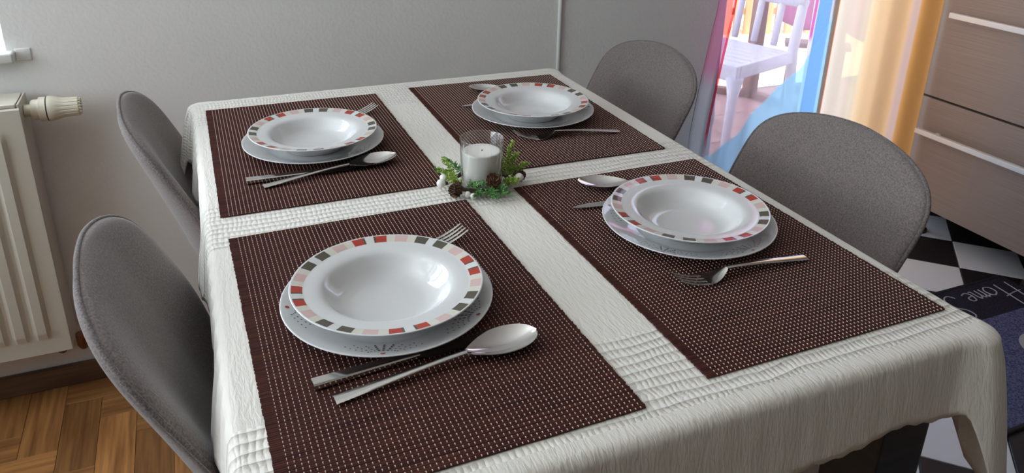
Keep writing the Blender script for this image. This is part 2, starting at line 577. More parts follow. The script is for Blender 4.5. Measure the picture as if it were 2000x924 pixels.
PW, PLN = 0.0745, 0.2235
plank_me = piece_mesh('parquet_plank', PW - 0.0007, PLN - 0.0007, -0.008, 0.0, 0.0006, M_parq)
ax, ay = -0.713, 0.5455
cnt = 0
for k in range(-40, 41):
    for t in range(-14, 15):
        # mirrored herringbone: H and V planks stepping along (-1, 1), strips repeated along (1, 1)
        ox, oy = ax - k * PW + t * PLN, ay + k * PW + t * PLN
        for kind in 'HV':
            if kind == 'H': cx, cy, rz = ox - PLN / 2, oy + PW / 2, PI / 2
            else: cx, cy, rz = ox - PW / 2, oy + PW + PLN / 2, 0
            hx, hy = (PLN / 2, PW / 2) if kind == 'H' else (PW / 2, PLN / 2)
            if cx - hx < -1.25 or cy - hy < -0.95 or cnt >= 300: continue
            ex, ey = min(cx + hx, SPLIT - 0.021), min(cy + hy, WY - 0.001)
            if ex - (cx - hx) < 0.008 or ey - (cy - hy) < 0.008: continue
            cut = ex < cx + hx or ey < cy + hy
            pm = plank_me
            if cut:      # cut to fit against the wall or the threshold
                wx, wy = ex - (cx - hx), ey - (cy - hy)
                cx, cy = ex - wx / 2, ey - wy / 2
                pm = piece_mesh('parquet_plank', (wx if kind == 'V' else wy) - 0.0007, (wy if kind == 'V' else wx) - 0.0007, -0.008, 0.0, 0.0006, M_parq)
            o = bpy.data.objects.new('parquet_plank', pm)
            COL.objects.link(o)
            o.location = (cx, cy, rnd.uniform(-0.0004, 0))
            o.rotation_euler = (0, 0, rz)
            o.parent = floor_wood
            cnt += 1

TP = 0.187
ang = math.radians(45.4)
B0 = Vector((1.756, 0.471))
eS = Vector((-math.cos(ang), -math.sin(ang)))
eT = Vector((math.sin(ang), -math.cos(ang)))
tw = piece_mesh('floor_tile', TP - 0.003, TP - 0.003, -0.004, 0.0, 0.001, M_tilew)
tb = piece_mesh('floor_tile', TP - 0.003, TP - 0.003, -0.004, 0.0, 0.001, M_tileb)
for i in range(-12, 14):
    for j in range(-14, 12):
        c = B0 + eS * (i + 0.5) * TP + eT * (j + 0.5) * TP
        if c.x > 2.25 or c.y < -0.8 or c.x < SPLIT - 0.1 or c.y > WY + 0.1: continue
        me_t = tw if (i + j) % 2 else tb
        hd = TP * 0.7072
        if c.x - hd < SPLIT + 0.021 or c.y + hd > WY - 0.001:      # cut against wall or threshold
            h_ = TP / 2 - 0.0015
            poly = [eS * a * h_ + eT * b * h_ + c for a, b in ((-1, -1), (1, -1), (1, 1), (-1, 1))]
            for fn in (lambda p: p.x - (SPLIT + 0.021), lambda p: (WY - 0.001) - p.y):
                out = []
                for q in range(len(poly)):
                    a, b = poly[q], poly[(q + 1) % len(poly)]
                    fa, fb = fn(a), fn(b)
                    if fa >= 0: out.append(a)
                    if (fa >= 0) != (fb >= 0): out.append(a.lerp(b, fa / (fa - fb)))
                poly = out
                if not poly: break
            if len(poly) < 3: continue
            area = sum(poly[q].x * poly[(q + 1) % len(poly)].y - poly[(q + 1) % len(poly)].x * poly[q].y for q in range(len(poly)))
            if abs(area) < 0.0008: continue
            if area < 0: poly.reverse()
            n_ = len(poly)
            o = mesh_obj('floor_tile', [(p.x, p.y, -0.004) for p in poly] + [(p.x, p.y, 0.0) for p in poly], [tuple(range(n_, 2 * n_))] + [(q, (q + 1) % n_, n_ + (q + 1) % n_, n_ + q) for q in range(n_)], M_tilew if (i + j) % 2 else M_tileb, floor_tile)
            continue
        o = bpy.data.objects.new('floor_tile', me_t)
        COL.objects.link(o)
        o.location = (c.x, c.y, 0)
        o.rotation_euler = (0, 0, math.atan2(eS.y, eS.x))
        o.parent = floor_tile
struct(MB().box(SPLIT - 0.02, SPLIT + 0.02, YN, WY - 0.001, -0.004, 0.004, bev=0.0015).build('trim_3', M_skirt))

m = MB()
m.box(X0, SPLIT, WY - 0.016, WY - 0.0005, 0.0, 0.052, bev=0.004)
struct(m.build('baseboard_back', M_skirt))

# window at upper left
w = struct(bpy.data.objects.new('window_1', None)); COL.objects.link(w)
m = MB()
for a in ((WIN[0], WIN[0] + .06, WIN[2], WIN[3]), (WIN[1] - .012, WIN[1], WIN[2], WIN[3]), (WIN[0], WIN[1], WIN[2], WIN[2] + .02), (WIN[0], WIN[1], WIN[3] - .06, WIN[3]), ((WIN[0] + WIN[1]) / 2 - .05, (WIN[0] + WIN[1]) / 2 + .05, WIN[2], WIN[3])):
    m.box(a[0], a[1], WY + 0.10, WY + 0.16, a[2], a[3])
m.build('window_frame', M_frame, w)
m = MB().box(WIN[0] - 0.01, -0.676, WY - 0.030, WY + 0.10, WIN[2] - 0.020, WIN[2], bev=0.004)
m.build('window_sill', M_white, w, True)

# balcony doorway: white frame, mullion in shade, sill
d = struct(bpy.data.objects.new('door_1', None)); COL.objects.link(d)
m = MB()
m.box(DOOR[0], DOOR[0] + 0.05, WY + 0.05, WY + 0.13, 0.0, DOOR[3])
m.box(DOOR[1] - 0.05, DOOR[1], WY + 0.05, WY + 0.13, 0.0, DOOR[3])
m.box(DOOR[0], DOOR[1], WY + 0.05, WY + 0.13, DOOR[3] - 0.06, DOOR[3])
m.build('door_frame', M_frame, d)
MB().box(1.515, 1.590, WY + 0.06, WY + 0.145, 0.02, DOOR[3] - 0.06, bev=0.006).build('mullion', M_frame, d)
MB().box(DOOR[0], DOOR[1], WY, WY + WT + 0.02, -0.03, 0.02, bev=0.004).build('door_sill', M_frame, d)

# ---------------------------------------------------------------- outside
struct(MB().box(0.2, 3.2, WY + WT, 2.26, -0.10, -0.006).build('balcony_floor', M_grout))
bf = bpy.data.objects['balcony_floor']
bt = piece_mesh('balcony_tile', 0.296, 0.296, -0.006, 0.0, 0.002, M_terra)
for i in range(8):
    for j in range(4):
        o = bpy.data.objects.new('balcony_tile', bt)
        COL.objects.link(o)
        o.location = (0.75 + 0.3 * i, WY + WT + 0.16 + 0.3 * j, 0)
        o.parent = bf
struct(MB().box(-8, 16, 2.3, 16, -0.35, -0.15).build('ground', M_ground))
bpy.data.objects['ground']['kind'] = 'structure'

struct(MB().box(-2.5, 4.0, WY + WT + 0.001, WY + WT + 0.36, ZC, ZC + 0.15).build('added_shade_overhang', M_ceil))  # unseen overhang, added to keep the garden chair in shade
# corner railing in brown wood
r = thing('balcony_railing', 'brown wooden railing with corner post at the edge of the sunny balcony', 'railing', (2.28, 2.13, 0))
MB().box(-0.028, 0.028, -0.028, 0.028, 0, 0.95, bev=0.004).build('post', M_brownwood, r)
for dx, dy, ln in ((-0.127, 0.12, 0.95), (0.21, -0.98, 1.0)):
    a = math.atan2(dy, dx)
    R_ = Matrix.Rotation(a, 4, 'Z')
    MB().box(0.03, ln, -0.02, 0.02, 0.004, 0.034, R_).build('bottom_rail', M_brownwood, r)
    MB().box(0.03, ln, -0.03, 0.03, 0.90, 0.94, R_).build('top_rail', M_brownwood, r)
    MB().box(ln - 0.05, ln, -0.025, 0.025, 0.035, 0.899, R_).build('post', M_brownwood, r)

# low honey coloured picket fence further out
fx = thing('picket_fence', 'sunlit honey coloured picket fence seen behind the white garden chair', 'fence', (3.4, 3.9, -0.15))
pk = piece_mesh('picket', 0.055, 0.02, 0.0, 0.75, 0.004, M_picket)
fa = math.atan2(-0.25, 1.0)
for i in range(-14, 16):
    o = bpy.data.objects.new('picket', pk)
    COL.objects.link(o)
    o.parent = fx
    o.location = (math.cos(fa) * i * 0.085, math.sin(fa) * i * 0.085, 0)
    o.rotation_euler = (0, 0, fa)
for z in (0.15, 0.60):
    MB().box(-1.25, 1.35, 0.012, 0.04, z, z + 0.05, Matrix.Rotation(fa, 4, 'Z')).build('rail', M_picket, fx)

# open brown timber frame (stand) behind the chair
s = thing('plant_stand', 'brown open timber frame standing by the railing behind white chair', 'stand', (2.46, 1.90, 0), math.radians(-40))
MB().box(-0.13, -0.10, -0.02, 0.02, 0.0, 0.30, bev=0.003).build('leg', M_brownwood, s)
MB().box(0.10, 0.13, -0.02, 0.02, 0.0, 0.30, bev=0.003).build('leg', M_brownwood, s)
MB().box(-0.099, 0.099, -0.02, 0.02, 0.06, 0.10, bev=0.003).build('stretcher', M_brownwood, s)
MB().box(-0.15, 0.15, -0.05, 0.05, 0.301, 0.325, bev=0.003).build('top', M_brownwood, s)

# white slatted garden chair
g = thing('garden_chair', 'white slatted plastic garden chair on the balcony outside the doorway', 'chair', (1.75, 1.50, 0.0), 0)
fd = Vector((-0.95, -0.31, 0)).normalized()      # the way the chair faces
wd = Vector((0.31, -0.95, 0)).normalized()       # towards its left side as we look at it
O = Vector((1.93 - 1.75, 1.48 - 1.50, 0))        # back right corner at the floor


def gp(a, b, z): return O - wd * a + fd * b + Vector((0, 0, z))    # a across from right, b forward


def gbox(name, a0, a1, b0, b1, z0, z1, bev=0.004):
    Mx = Matrix(((-wd.x, fd.x, 0, O.x), (-wd.y, fd.y, 0, O.y), (0, 0, 1, 0), (0, 0, 0, 1)))
    MB().box(a0, a1, b0, b1, z0, z1, Mx, bev).build(name, M_plastic, g, True)


for k in range(7):
    gbox('seat_slat', 0.02, 0.40, 0.02 + k * 0.053, 0.02 + k * 0.053 + 0.046, 0.405, 0.425)
gbox('seat_frame', 0.0, 0.020, 0.0, 0.39, 0.375, 0.428)
gbox('seat_frame', 0.40, 0.420, 0.0, 0.39, 0.375, 0.428)
gbox('seat_frame', 0.0, 0.42, 0.392, 0.415, 0.365, 0.428)
for a in (0.015, 0.405):
    mm = MB(); mm.tube([gp(a, 0.40, 0.38), gp(a, 0.40, 0.30), gp(a, 0.42, 0.0)], [0.034, 0.020, 0.014], 10); mm.build('leg', M_plastic, g, True)
    mm = MB(); mm.tube([gp(a, -0.06, 0.0), gp(a, 0.0, 0.42), gp(a, -0.03, 0.62), gp(a, -0.09, 0.90)], [0.018, 0.022, 0.020, 0.018], 10); mm.build('leg', M_plastic, g, True)
for k, a in enumerate((0.105, 0.20, 0.295)):
    mm = MB(); mm.tube([gp(a, 0.0, 0.43), gp(a, -0.03, 0.62), gp(a, -0.085, 0.88)], 0.014, 8); mm.build('back_slat', M_plastic, g, True)
mm = MB(); mm.tube([gp(0.0, -0.03, 0.62), gp(0.42, -0.03, 0.62)], 0.022, 10); mm.build('back_rail', M_plastic, g, True)
mm = MB(); mm.tube([gp(0.0, -0.09, 0.89), gp(0.42, -0.09, 0.89)], 0.022, 10); mm.build('back_rail', M_plastic, g, True)

# magenta cloth hanging on the railing
vs, fs = [], []
nx, nz_ = 24, 14
for j in range(nz_ + 1):
    for i in range(nx + 1):
        u, v = i / nx, j / nz_
        vs.append((0.58 * u - 0.29, 0.012 * math.sin(u * 16) * (0.3 + v), 0.90 - 0.55 * v - 0.02 * math.sin(u * 9) * v))
for j in range(nz_):
    for i in range(nx):
        a = j * (nx + 1) + i
        fs.append((a, a + 1, a + nx + 2, a + nx + 1))
mg = mesh_obj('hanging_cloth', vs, fs, M_magenta, None, True)
mg.location = (2.40, 1.75, 0.06)
mg.rotation_euler = (0, 0, math.atan2(-0.98, 0.21))
sm_ = mg.modifiers.new('thickness', 'SOLIDIFY'); sm_.thickness = 0.004
tag(mg, 'magenta cloth hung over the balcony railing behind the white chair', 'cloth')


# ---------------------------------------------------------------- curtains
def curtain(name, mt, x0, x1, yf, z0, z1, nx, nz, label):
    vs, fs, uv = [], [], []
    for j in range(nz + 1):
        z = z0 + (z1 - z0) * j / nz
        for i in range(nx + 1):
            u = i / nx
            x = x0(z) + (x1(z) - x0(z)) * u
            vs.append((x, yf(u, z), z))
            uv.append((x0(0.6) + (x1(0.6) - x0(0.6)) * u, z))
    for j in range(nz):
        for i in range(nx):
            a = j * (nx + 1) + i
            fs.append((a, a + 1, a + nx + 2, a + nx + 1))
    o = mesh_obj(name, vs, fs, mt, None, True)
    ul = o.data.uv_layers.new(name='UVMap')
    for lp in o.data.loops:
        ul.data[lp.index].uv = uv[lp.vertex_index]
    tag(o, label, 'curtain')
    return o


def yl(u, z):
    e = math.exp(-((u - 0.06) / 0.07) ** 2)
    return 0.765 + 0.016 * e * math.sin(u * 60) + 0.010 * math.sin(u * 13 + 1) + 0.004 * math.sin(u * 31 + z)


def yr(u, z):
    return 0.762 + 0.012 * math.sin(u * 2 * PI * 2.6 + 0.5) + 0.003 * math.sin(u * 2 * PI * 6 + 0.4 * z)


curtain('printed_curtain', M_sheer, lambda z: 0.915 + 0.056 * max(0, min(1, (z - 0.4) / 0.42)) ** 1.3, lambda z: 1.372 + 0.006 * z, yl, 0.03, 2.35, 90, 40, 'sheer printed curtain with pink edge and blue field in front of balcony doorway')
curtain('orange_curtain', M_orange, lambda z: 1.381 + 0.012 * (z - 0.45), lambda z: 1.788 + 0.004 * z, yr, 0.03, 2.35, 110, 30, 'sheer orange and peach curtain hanging beside the brown drawer cabinet')

# ---------------------------------------------------------------- radiator
rad = thing('radiator', 'cream panel radiator with thermostat on the wall below the window', 'radiator', (-0.671, 0.75, 0.0))
RX0 = -0.90      # local left end
vs, fs = [], []
xs = []
pitch = 0.0392
nrib = int((-RX0 - 0.03) / pitch)
for k in range(nrib):
    c = -0.048 - k * pitch
    for q in (0.0165, 0.0125, 0.0085, -0.0085, -0.0125, -0.0165):
        xs.append(c + q)
xs = [0.0, -0.012] + xs + [RX0]
zs = [0.150, 0.153, 0.186, 0.190, 0.204, 0.210, 0.640, 0.648, 0.660, 0.666, 0.702, 0.705]


def rib(x, z):
    k = round((-0.048 - x) / pitch)
    if k < 0 or k >= nrib or z < 0.189 or z > 0.661: return 0.0
    dd = abs(x - (-0.048 - k * pitch))
    h = 1.0 if dd < 0.009 else (0.45 if dd < 0.013 else 0.0)
    f = min(1, max(0, (z - 0.189) / 0.016)) * min(1, max(0, (0.661 - z) / 0.016))
    return -0.0075 * h * f


for z in zs:
    for x in xs:
        vs.append((x, rib(x, z) + (0.004 if z in (0.150, 0.705) else 0), z))
nx = len(xs)
for j in range(len(zs) - 1):
    for i in range(nx - 1):
        a = j * nx + i
        fs.append((a, a + nx, a + nx + 1, a + 1))
mesh_obj('front_panel', vs, fs, M_rad, rad, True, None, 25)
MB().box(RX0, -0.004, 0.030, 0.088, 0.155, 0.690).build('convector', M_radend, rad)
MB().box(-0.0035, 0.0, 0.004, 0.092, 0.152, 0.712, bev=0.001).build('side_cover', M_radend, rad)
m = MB()
m.box(RX0, -0.006, 0.0045, 0.016, 0.7052, 0.7125, bev=0.002)
m.box(RX0, -0.006, 0.078, 0.090, 0.7052, 0.7125, bev=0.002)
m.box(-0.050, -0.006, 0.016, 0.078, 0.7052, 0.7120)
for k in range(40):
    xx = -0.062 - k * 0.021
    if xx < RX0: break
    m.box(xx - 0.006, xx, 0.016, 0.078, 0.7052, 0.7115)
m.build('top_grille', M_rad, rad)
Mx = Matrix.Translation((0.0, 0.045, 0.686)) @ Matrix.Rotation(PI / 2, 4, 'Y')
v = MB().lathe([(0.0001, 0.001), (0.012, 0.001), (0.012, 0.012), (0.018, 0.013), (0.0205, 0.016), (0.0205, 0.026), (0.0245, 0.028), (0.0245, 0.040), (0.0001, 0.041)], 40, Mx).build('valve_body', M_valve, rad, auto=35)
m = MB()
seg, prof = 80, [(0.0255, 0.0425), (0.0258, 0.046), (0.0245, 0.054), (0.0212, 0.063), (0.0195, 0.072), (0.0188, 0.096), (0.0182, 0.0965)]
vs, fs = [], []
for pi_, (rr, zz) in enumerate(prof):
    for k in range(seg):
        th = 2 * PI * k / seg
        groove = 0.0012 * (1 if (k % 5) in (0,) else 0) if 3 <= pi_ <= 6 else 0
        vs.append(Mx @ Vector(((rr - groove) * math.cos(th), (rr - groove) * math.sin(th), zz)))
for i in range(len(prof) - 1):
    for k in range(seg):
        k2 = (k + 1) % seg
        fs.append((i * seg + k, i * seg + k2, (i + 1) * seg + k2, (i + 1) * seg + k))
fs.append(tuple((len(prof) - 1) * seg + k for k in range(seg)))
fs.append(tuple(range(seg - 1, -1, -1)))
th_ = mesh_obj('thermostat_head', vs, fs, M_valve, rad, True, None, 40)
MB().lathe([(0.0235, 0.0408), (0.0246, 0.0408), (0.0246, 0.0426), (0.0235, 0.0426)], 40, Mx, True).build('ring', M_dark, th_)
m = MB()
for k in range(16):
    th = 2 * PI * k / 16
    m.tube([Mx @ Vector((0.0158 * math.cos(th), 0.0158 * math.sin(th), 0.0966)), Mx @ Vector((0.0155 * math.cos(th), 0.0155 * math.sin(th), 0.1005))], 0.0019, 6)
m.build('end_teeth', M_valve, th_)
for px_ in (-0.034, 0.009):
    MB().tube([(px_, 0.062, 0.150), (px_, 0.064, 0.122), (px_, 0.074, 0.112), (px_, 0.1045, 0.112)], 0.0105, 16).build('pipe_stub', M_rust, rad, auto=40)

# ---------------------------------------------------------------- table
TX, TY0, TY1 = 0.348, -0.485, 0.523
t = thing('dining_table', 'dark rectangular dining table under the white cloth', 'table', (0, 0, 0))
MB().box(-TX, TX, TY0, TY1, 0.715, 0.745, bev=0.003).build('tabletop', M_table, t)
for x in (-TX + 0.012, TX - 0.082):
    for y in (TY0 + 0.012, TY1 - 0.082):
        MB().box(x, x + 0.07, y, y + 0.07, 0.0, 0.7148, bev=0.003).build('leg', M_table, t)
for y in (TY0 + 0.03, TY1 - 0.05):
    MB().box(-TX + 0.083, TX - 0.083, y, y + 0.02, 0.64, 0.7148).build('apron', M_table, t)
for x in (-TX + 0.03, TX - 0.05):
    MB().box(x, x + 0.02, TY0 + 0.083, TY1 - 0.083, 0.64, 0.7148).build('apron', M_table, t)


# tablecloth: top sheet plus a skirt swept round the edge
def cloth():
    R_ = 0.014
    rr = 0.010
    hx, y0, y1 = TX + 0.005, TY0 - 0.006, TY1 + 0.005
    z = 0.7485
    per = []         # (x, y, nx, ny, s)
    def side(p0, p1, n, cnt):
        for i in range(cnt):
            f = i / cnt
            per.append((p0[0] + (p1[0] - p0[0]) * f, p0[1] + (p1[1] - p0[1]) * f, n[0], n[1]))
    def arc(cx, cy, a0, cnt=18):
        for i in range(cnt):
            a = a0 + PI / 2 * i / cnt
            per.append((cx + R_ * math.cos(a), cy + R_ * math.sin(a), math.cos(a), math.sin(a)))
    side((-hx + R_, y0), (hx - R_, y0), (0, -1), 150)
    arc(hx - R_, y0 + R_, -PI / 2)
    side((hx, y0 + R_), (hx, y1 - R_), (1, 0), 200)
    arc(hx - R_, y1 - R_, 0)
    side((hx - R_, y1), (-hx + R_, y1), (0, 1), 100)
    arc(-hx + R_, y1 - R_, PI / 2)
    side((-hx, y1 - R_), (-hx, y0 + R_), (-1, 0), 200)
    arc(-hx + R_, y0 + R_, PI)
    n = len(per)
    corners = [(hx, y0), (hx, y1), (-hx, y1), (-hx, y0)]
    def drop(x, y, nx, ny):
        side_d = 0.115 if x > 0 else 0.085
        end_d = 0.066
        d0 = side_d * nx * nx + end_d * ny * ny
        dc = min(math.hypot(x - c[0], y - c[1]) for c in corners)
        e = max(0.0, 1 - dc / 0.036)
        d = d0 + 0.150 * e ** 1.5
        if ny < -0.5:
            # near hem: longer towards the left, nearly straight at right, rising just before the corner
            d += 0.045 * max(0, min(1, (0.17 - x) / 0.30)) + 0.003 * math.sin(x * 48)
        d += 0.0012 * math.sin(x * 270 + y * 240) + 0.0015 * math.sin(x * 61 - y * 83)
        return d
    def rad(x, y):
        dc = min(math.hypot(x - c[0], y - c[1]) for c in corners)
        e = max(0.0, 1 - dc / 0.05)
        return rr + 0.014 * e * e
    def flare(x, y, nx, ny, q):
        dc = min(math.hypot(x - c[0], y - c[1]) for c in corners)
        e = max(0.0, 1 - dc / 0.060)
        s = x * 1.0 + y
        w = 0.0012 * math.sin(s * 13) + 0.0003 * math.sin(s * 41 + 2)
        if abs(nx) > 0.7: w = 0.005 * math.sin(y * 19 + 0.6) + 0.003 * math.sin(y * 43)
        return q * (0.008 + 0.046 * e * e + w * (1 - e))
    rows = 15
    vs, uvs = [], []
    for (x, y, nx, ny) in per:
        vs.append((x, y, z)); uvs.append((x, y))
    for k in range(1, rows + 1):
        for (x, y, nx, ny) in per:
            D = drop(x, y, nx, ny)
            sl = (0.022 + (D) * max(0, (k - 5)) / (rows - 5)) if k > 5 else 0.022 * k / 5
            if k <= 5:
                a = PI / 2 * k / 5
                ox, oz = rad(x, y) * math.sin(a), -rr * (1 - math.cos(a))
            else:
                q = (k - 5) / (rows - 5)
                ox = rad(x, y) + flare(x, y, nx, ny, q ** 0.8)
                oz = -rr - D * q
            wig = (0.0002 if abs(ny) > 0.5 else 0.0009) * math.sin(x * 190) * math.sin(y * 170) if k > 2 else 0
            vs.append((x + nx * (ox + wig), y + ny * (ox + wig), z + oz))
            uvs.append((x + nx * sl, y + ny * sl))
    fs = []
    for k in range(rows):
        for i in range(n):
            i2 = (i + 1) % n
            fs.append((k * n + i, (k + 1) * n + i, (k + 1) * n + i2, k * n + i2))
    # top sheet with gentle undulation
    fs.append(tuple(range(n)))
    o = mesh_obj('tablecloth', vs, fs, M_cloth, None, True)
    ul = o.data.uv_layers.new(name='UVMap')
    for lp in o.data.loops:
        ul.data[lp.index].uv = uvs[lp.vertex_index]
    sm = o.modifiers.new('thickness', 'SOLIDIFY'); sm.thickness = 0.0012; sm.offset = 1
    return o


tag(cloth(), 'crinkled white cotton tablecloth draped over the dining table', 'tablecloth')
ZT = 0.7500

# ---------------------------------------------------------------- placemats
MW, MH = 0.300, 0.4413
mat_spots = [(-0.1921, 0.2518, -0.0045, 'brown bamboo placemat at the back left, under the plates nearest the radiator'),
             (0.1742, 0.2633, -0.0165, 'brown bamboo placemat at the back right, farthest from the viewer beyond the candle'),
             (-0.185, -0.25, 0.0136, 'brown bamboo placemat at the front left with knife and large spoon in front of plates'),
             (0.1890, -0.2342, 0.0076, 'brown bamboo placemat at the front right, nearest the tiled kitchen floor')]


def make_mat():
    n = 181
    m = MB()
    p = MH / n
    for i in range(n):
        y = -MH / 2 + (i + 0.5) * p
        r_ = p * 0.50
        j = rnd.uniform(-0.0005, 0.0005)
        x0, x1 = -MW / 2 + j, MW / 2 + j + rnd.uniform(-0.0004, 0.0004)
        vs, fs = [], []
        for x in (x0, x1):
            for k in range(6):
                th = PI / 6 + 2 * PI * k / 6
                vs.append((x, y + r_ * 1.1 * math.cos(th), 0.0012 + 0.0011 * math.sin(th)))
        for k in range(6):
            k2 = (k + 1) % 6
            fs.append((k, 6 + k, 6 + k2, k2))
        fs.append(tuple(range(6))); fs.append((11, 10, 9, 8, 7, 6))
        m.add(vs, fs)
    th = MB()
    rows = 58
    for c in range(rows):
        x = -MW / 2 + 0.0105 + c * (MW - 0.0155) / (rows - 1)
        for i in range(0, n, 2):
            y = -MH / 2 + (i + 0.5 + (0)) * p
            w_, l_ = 0.00042, p * 0.42
            z0, z1 = 0.0018, 0.0027
            vs = [(x - w_, y - l_, z0), (x + w_, y - l_, z0), (x + w_, y + l_, z0), (x - w_, y + l_, z0), (x - w_ * .6, y - l_ * .5, z1), (x + w_ * .6, y - l_ * .5, z1), (x + w_ * .6, y + l_ * .5, z1), (x - w_ * .6, y + l_ * .5, z1)]
            th.add(vs, [(4, 5, 6, 7), (0, 1, 5, 4), (1, 2, 6, 5), (2, 3, 7, 6), (3, 0, 4, 7)])
    return m, th


mm, tt = make_mat()
mat0 = None
for x, y, a, lb in mat_spots:
    if mat0 is None:
        mat0 = thing('placemat', lb, 'placemat', (x, y, ZT), a, 'bamboo placemats on the table')
        tag(mm.build('bamboo_sticks', M_bamboo, mat0, auto=50), kind='stuff')
        tag(tt.build('stitching', M_thread, mat0), kind='stuff')
    else:
        o = copy_tree(mat0)
        o.location = (x, y, ZT); o.rotation_euler = (0, 0, a); o['label'] = lb

ZM = ZT + 0.0026


# ---------------------------------------------------------------- plates
def ring_mesh(name, prof, parent, mats, seg=240, faceidx=None, label=None):
    vs, fs, mi = [], [], []
    n = len(prof)
    for r_, z in prof:
        for k in range(seg):
            th = 2 * PI * k / seg
            vs.append((r_ * math.cos(th), r_ * math.sin(th), z))
    for i in range(n - 1):
        for k in range(seg):
            k2 = (k + 1) % seg
            fs.append((i * seg + k, i * seg + k2, (i + 1) * seg + k2, (i + 1) * seg + k))
            mi.append(faceidx(i, k) if faceidx else 0)
    fs.append(tuple(range(seg - 1, -1, -1))); mi.append(0)
    fs.append(tuple((n - 1) * seg + k for k in range(seg))); mi.append(0)
    return mesh_obj(name, vs, fs, mats, parent, True, mi)


def smooth_prof(pts, sub=4):
    out = []
    n = len(pts)
    for i in range(n - 1):
        p0, p1, p2, p3 = pts[max(i - 1, 0)], pts[i], pts[i + 1], pts[min(i + 2, n - 1)]
        for s in range(sub):
            q = s / sub
            out.append(tuple(0.5 * ((2 * p1[c]) + (-p0[c] + p2[c]) * q + (2 * p0[c] - 5 * p1[c] + 4 * p2[c] - p3[c]) * q * q + (-p0[c] + 3 * p1[c] - 3 * p2[c] + p3[c]) * q ** 3) for c in (0, 1)))
    out.append(pts[-1])
    return out


# inner surface going outwards, rim, outer surface going back in
RU = 0.1056
under_prof = smooth_prof([(0.004, 0.0040), (0.040, 0.0040), (0.058, 0.0042), (0.066, 0.0055), (0.074, 0.0085), (0.090, 0.0132), (0.1030, 0.0178)], 3) + \
    [(0.1046, 0.0184), (RU, 0.0183), (RU, 0.0174), (0.1045, 0.0168)] + smooth_prof([(0.1045, 0.0168), (0.090, 0.0112), (0.074, 0.0062), (0.064, 0.0022), (0.060, 0.0002), (0.057, 0.0002), (0.055, 0.0012), (0.004, 0.0012)], 2)
RD = 0.0960
rim_in, rim_out = 0.0830, 0.0938
deep_a = smooth_prof([(0.004, 0.0035), (0.030, 0.0036), (0.041, 0.0046), (0.050, 0.0085), (0.0575, 0.0160), (0.0625, 0.0215), (0.0665, 0.0240), (0.0725, 0.0254), (rim_in, 0.0266)], 4)
deep_b = [(0.0860, 0.02755), (0.0900, 0.0282), (rim_out, 0.0289), (0.0950, 0.0292), (RD, 0.0288), (0.0957, 0.0279)]
deep_c = smooth_prof([(0.0945, 0.0272), (0.080, 0.0246), (0.069, 0.0218), (0.0625, 0.0180), (0.055, 0.0095), (0.048, 0.0035), (0.045, 0.0002), (0.042, 0.0002), (0.040, 0.0014), (0.004, 0.0014)], 2)
deep_prof = deep_a + deep_b + deep_c
na = len(deep_a)
CYC = ['olive', 'gap', 'olive', 'cream', 'pink', 'cream', 'red', 'gap', 'red', 'cream', 'pink', 'cream']


def deep_idx(i, k):
    if not (na - 1 <= i < na + 2): return 0
    cell = (k // 10) % 24
    sq = k % 10
    six = ['olive', 'olive', 'pink', 'red', 'red', 'pink'][cell % 6]
    gap_after = [0, 4, 4, 0, 4, 4][cell % 6]
    if sq < 6:
        if six == 'red':
            second = cell % 6 == 4
            dark = (sq == 5) if not second else (sq == 0)
            return 1 if dark else 2
        return {'olive': 1, 'pink': 3}[six]
    return gap_after


def starburst(parent):
    """printed fans of dots on the dinner plate rim, each with a red centre"""
    dots, reds = MB(), MB()
    def zr(r_):
        pts = [(0.074, 0.0085), (0.090, 0.0132), (0.1030, 0.0178)]
        for (a, za), (b, zb) in zip(pts, pts[1:]):
            if r_ <= b: return za + (zb - za) * (r_ - a) / (b - a) + 0.00035
        return 0.0181
    def dot(mb, r_, th, rad, st=1.0):
        vs = []
        for k in range(8):
            a = 2 * PI * k / 8
            dr, dt = rad * st * math.cos(a), rad * math.sin(a)
            R2 = math.hypot(r_ + dr, dt); T2 = th + math.atan2(dt, r_ + dr)
            vs.append((R2 * math.cos(T2), R2 * math.sin(T2), zr(R2)))
        mb.add(vs, [tuple(range(8))])
    for th0 in (-1.87, -0.75, 3.02):
        dot(reds, 0.0985, th0, 0.0022)
        for q in range(-4, 5):
            a = q * 0.30
            for s in range(1, 6):
                d_ = 0.0045 + 0.0042 * s
                if abs(q) < 3 and s > 4: continue
                r_ = 0.0985 - d_ * math.cos(a)
                t_ = th0 + d_ * math.sin(a) * 1.6 / 0.095
                if 0.0755 < r_ < 0.1015:
                    dot(dots, r_, t_, 0.00095 if abs(q) > 1 else 0.0011, 1.0 if abs(q) > 1 else 1.7)
    tag(dots.build('printed_dots', M_dots, parent), kind='stuff')
    tag(reds.build('printed_dots', M_red, parent), kind='stuff')


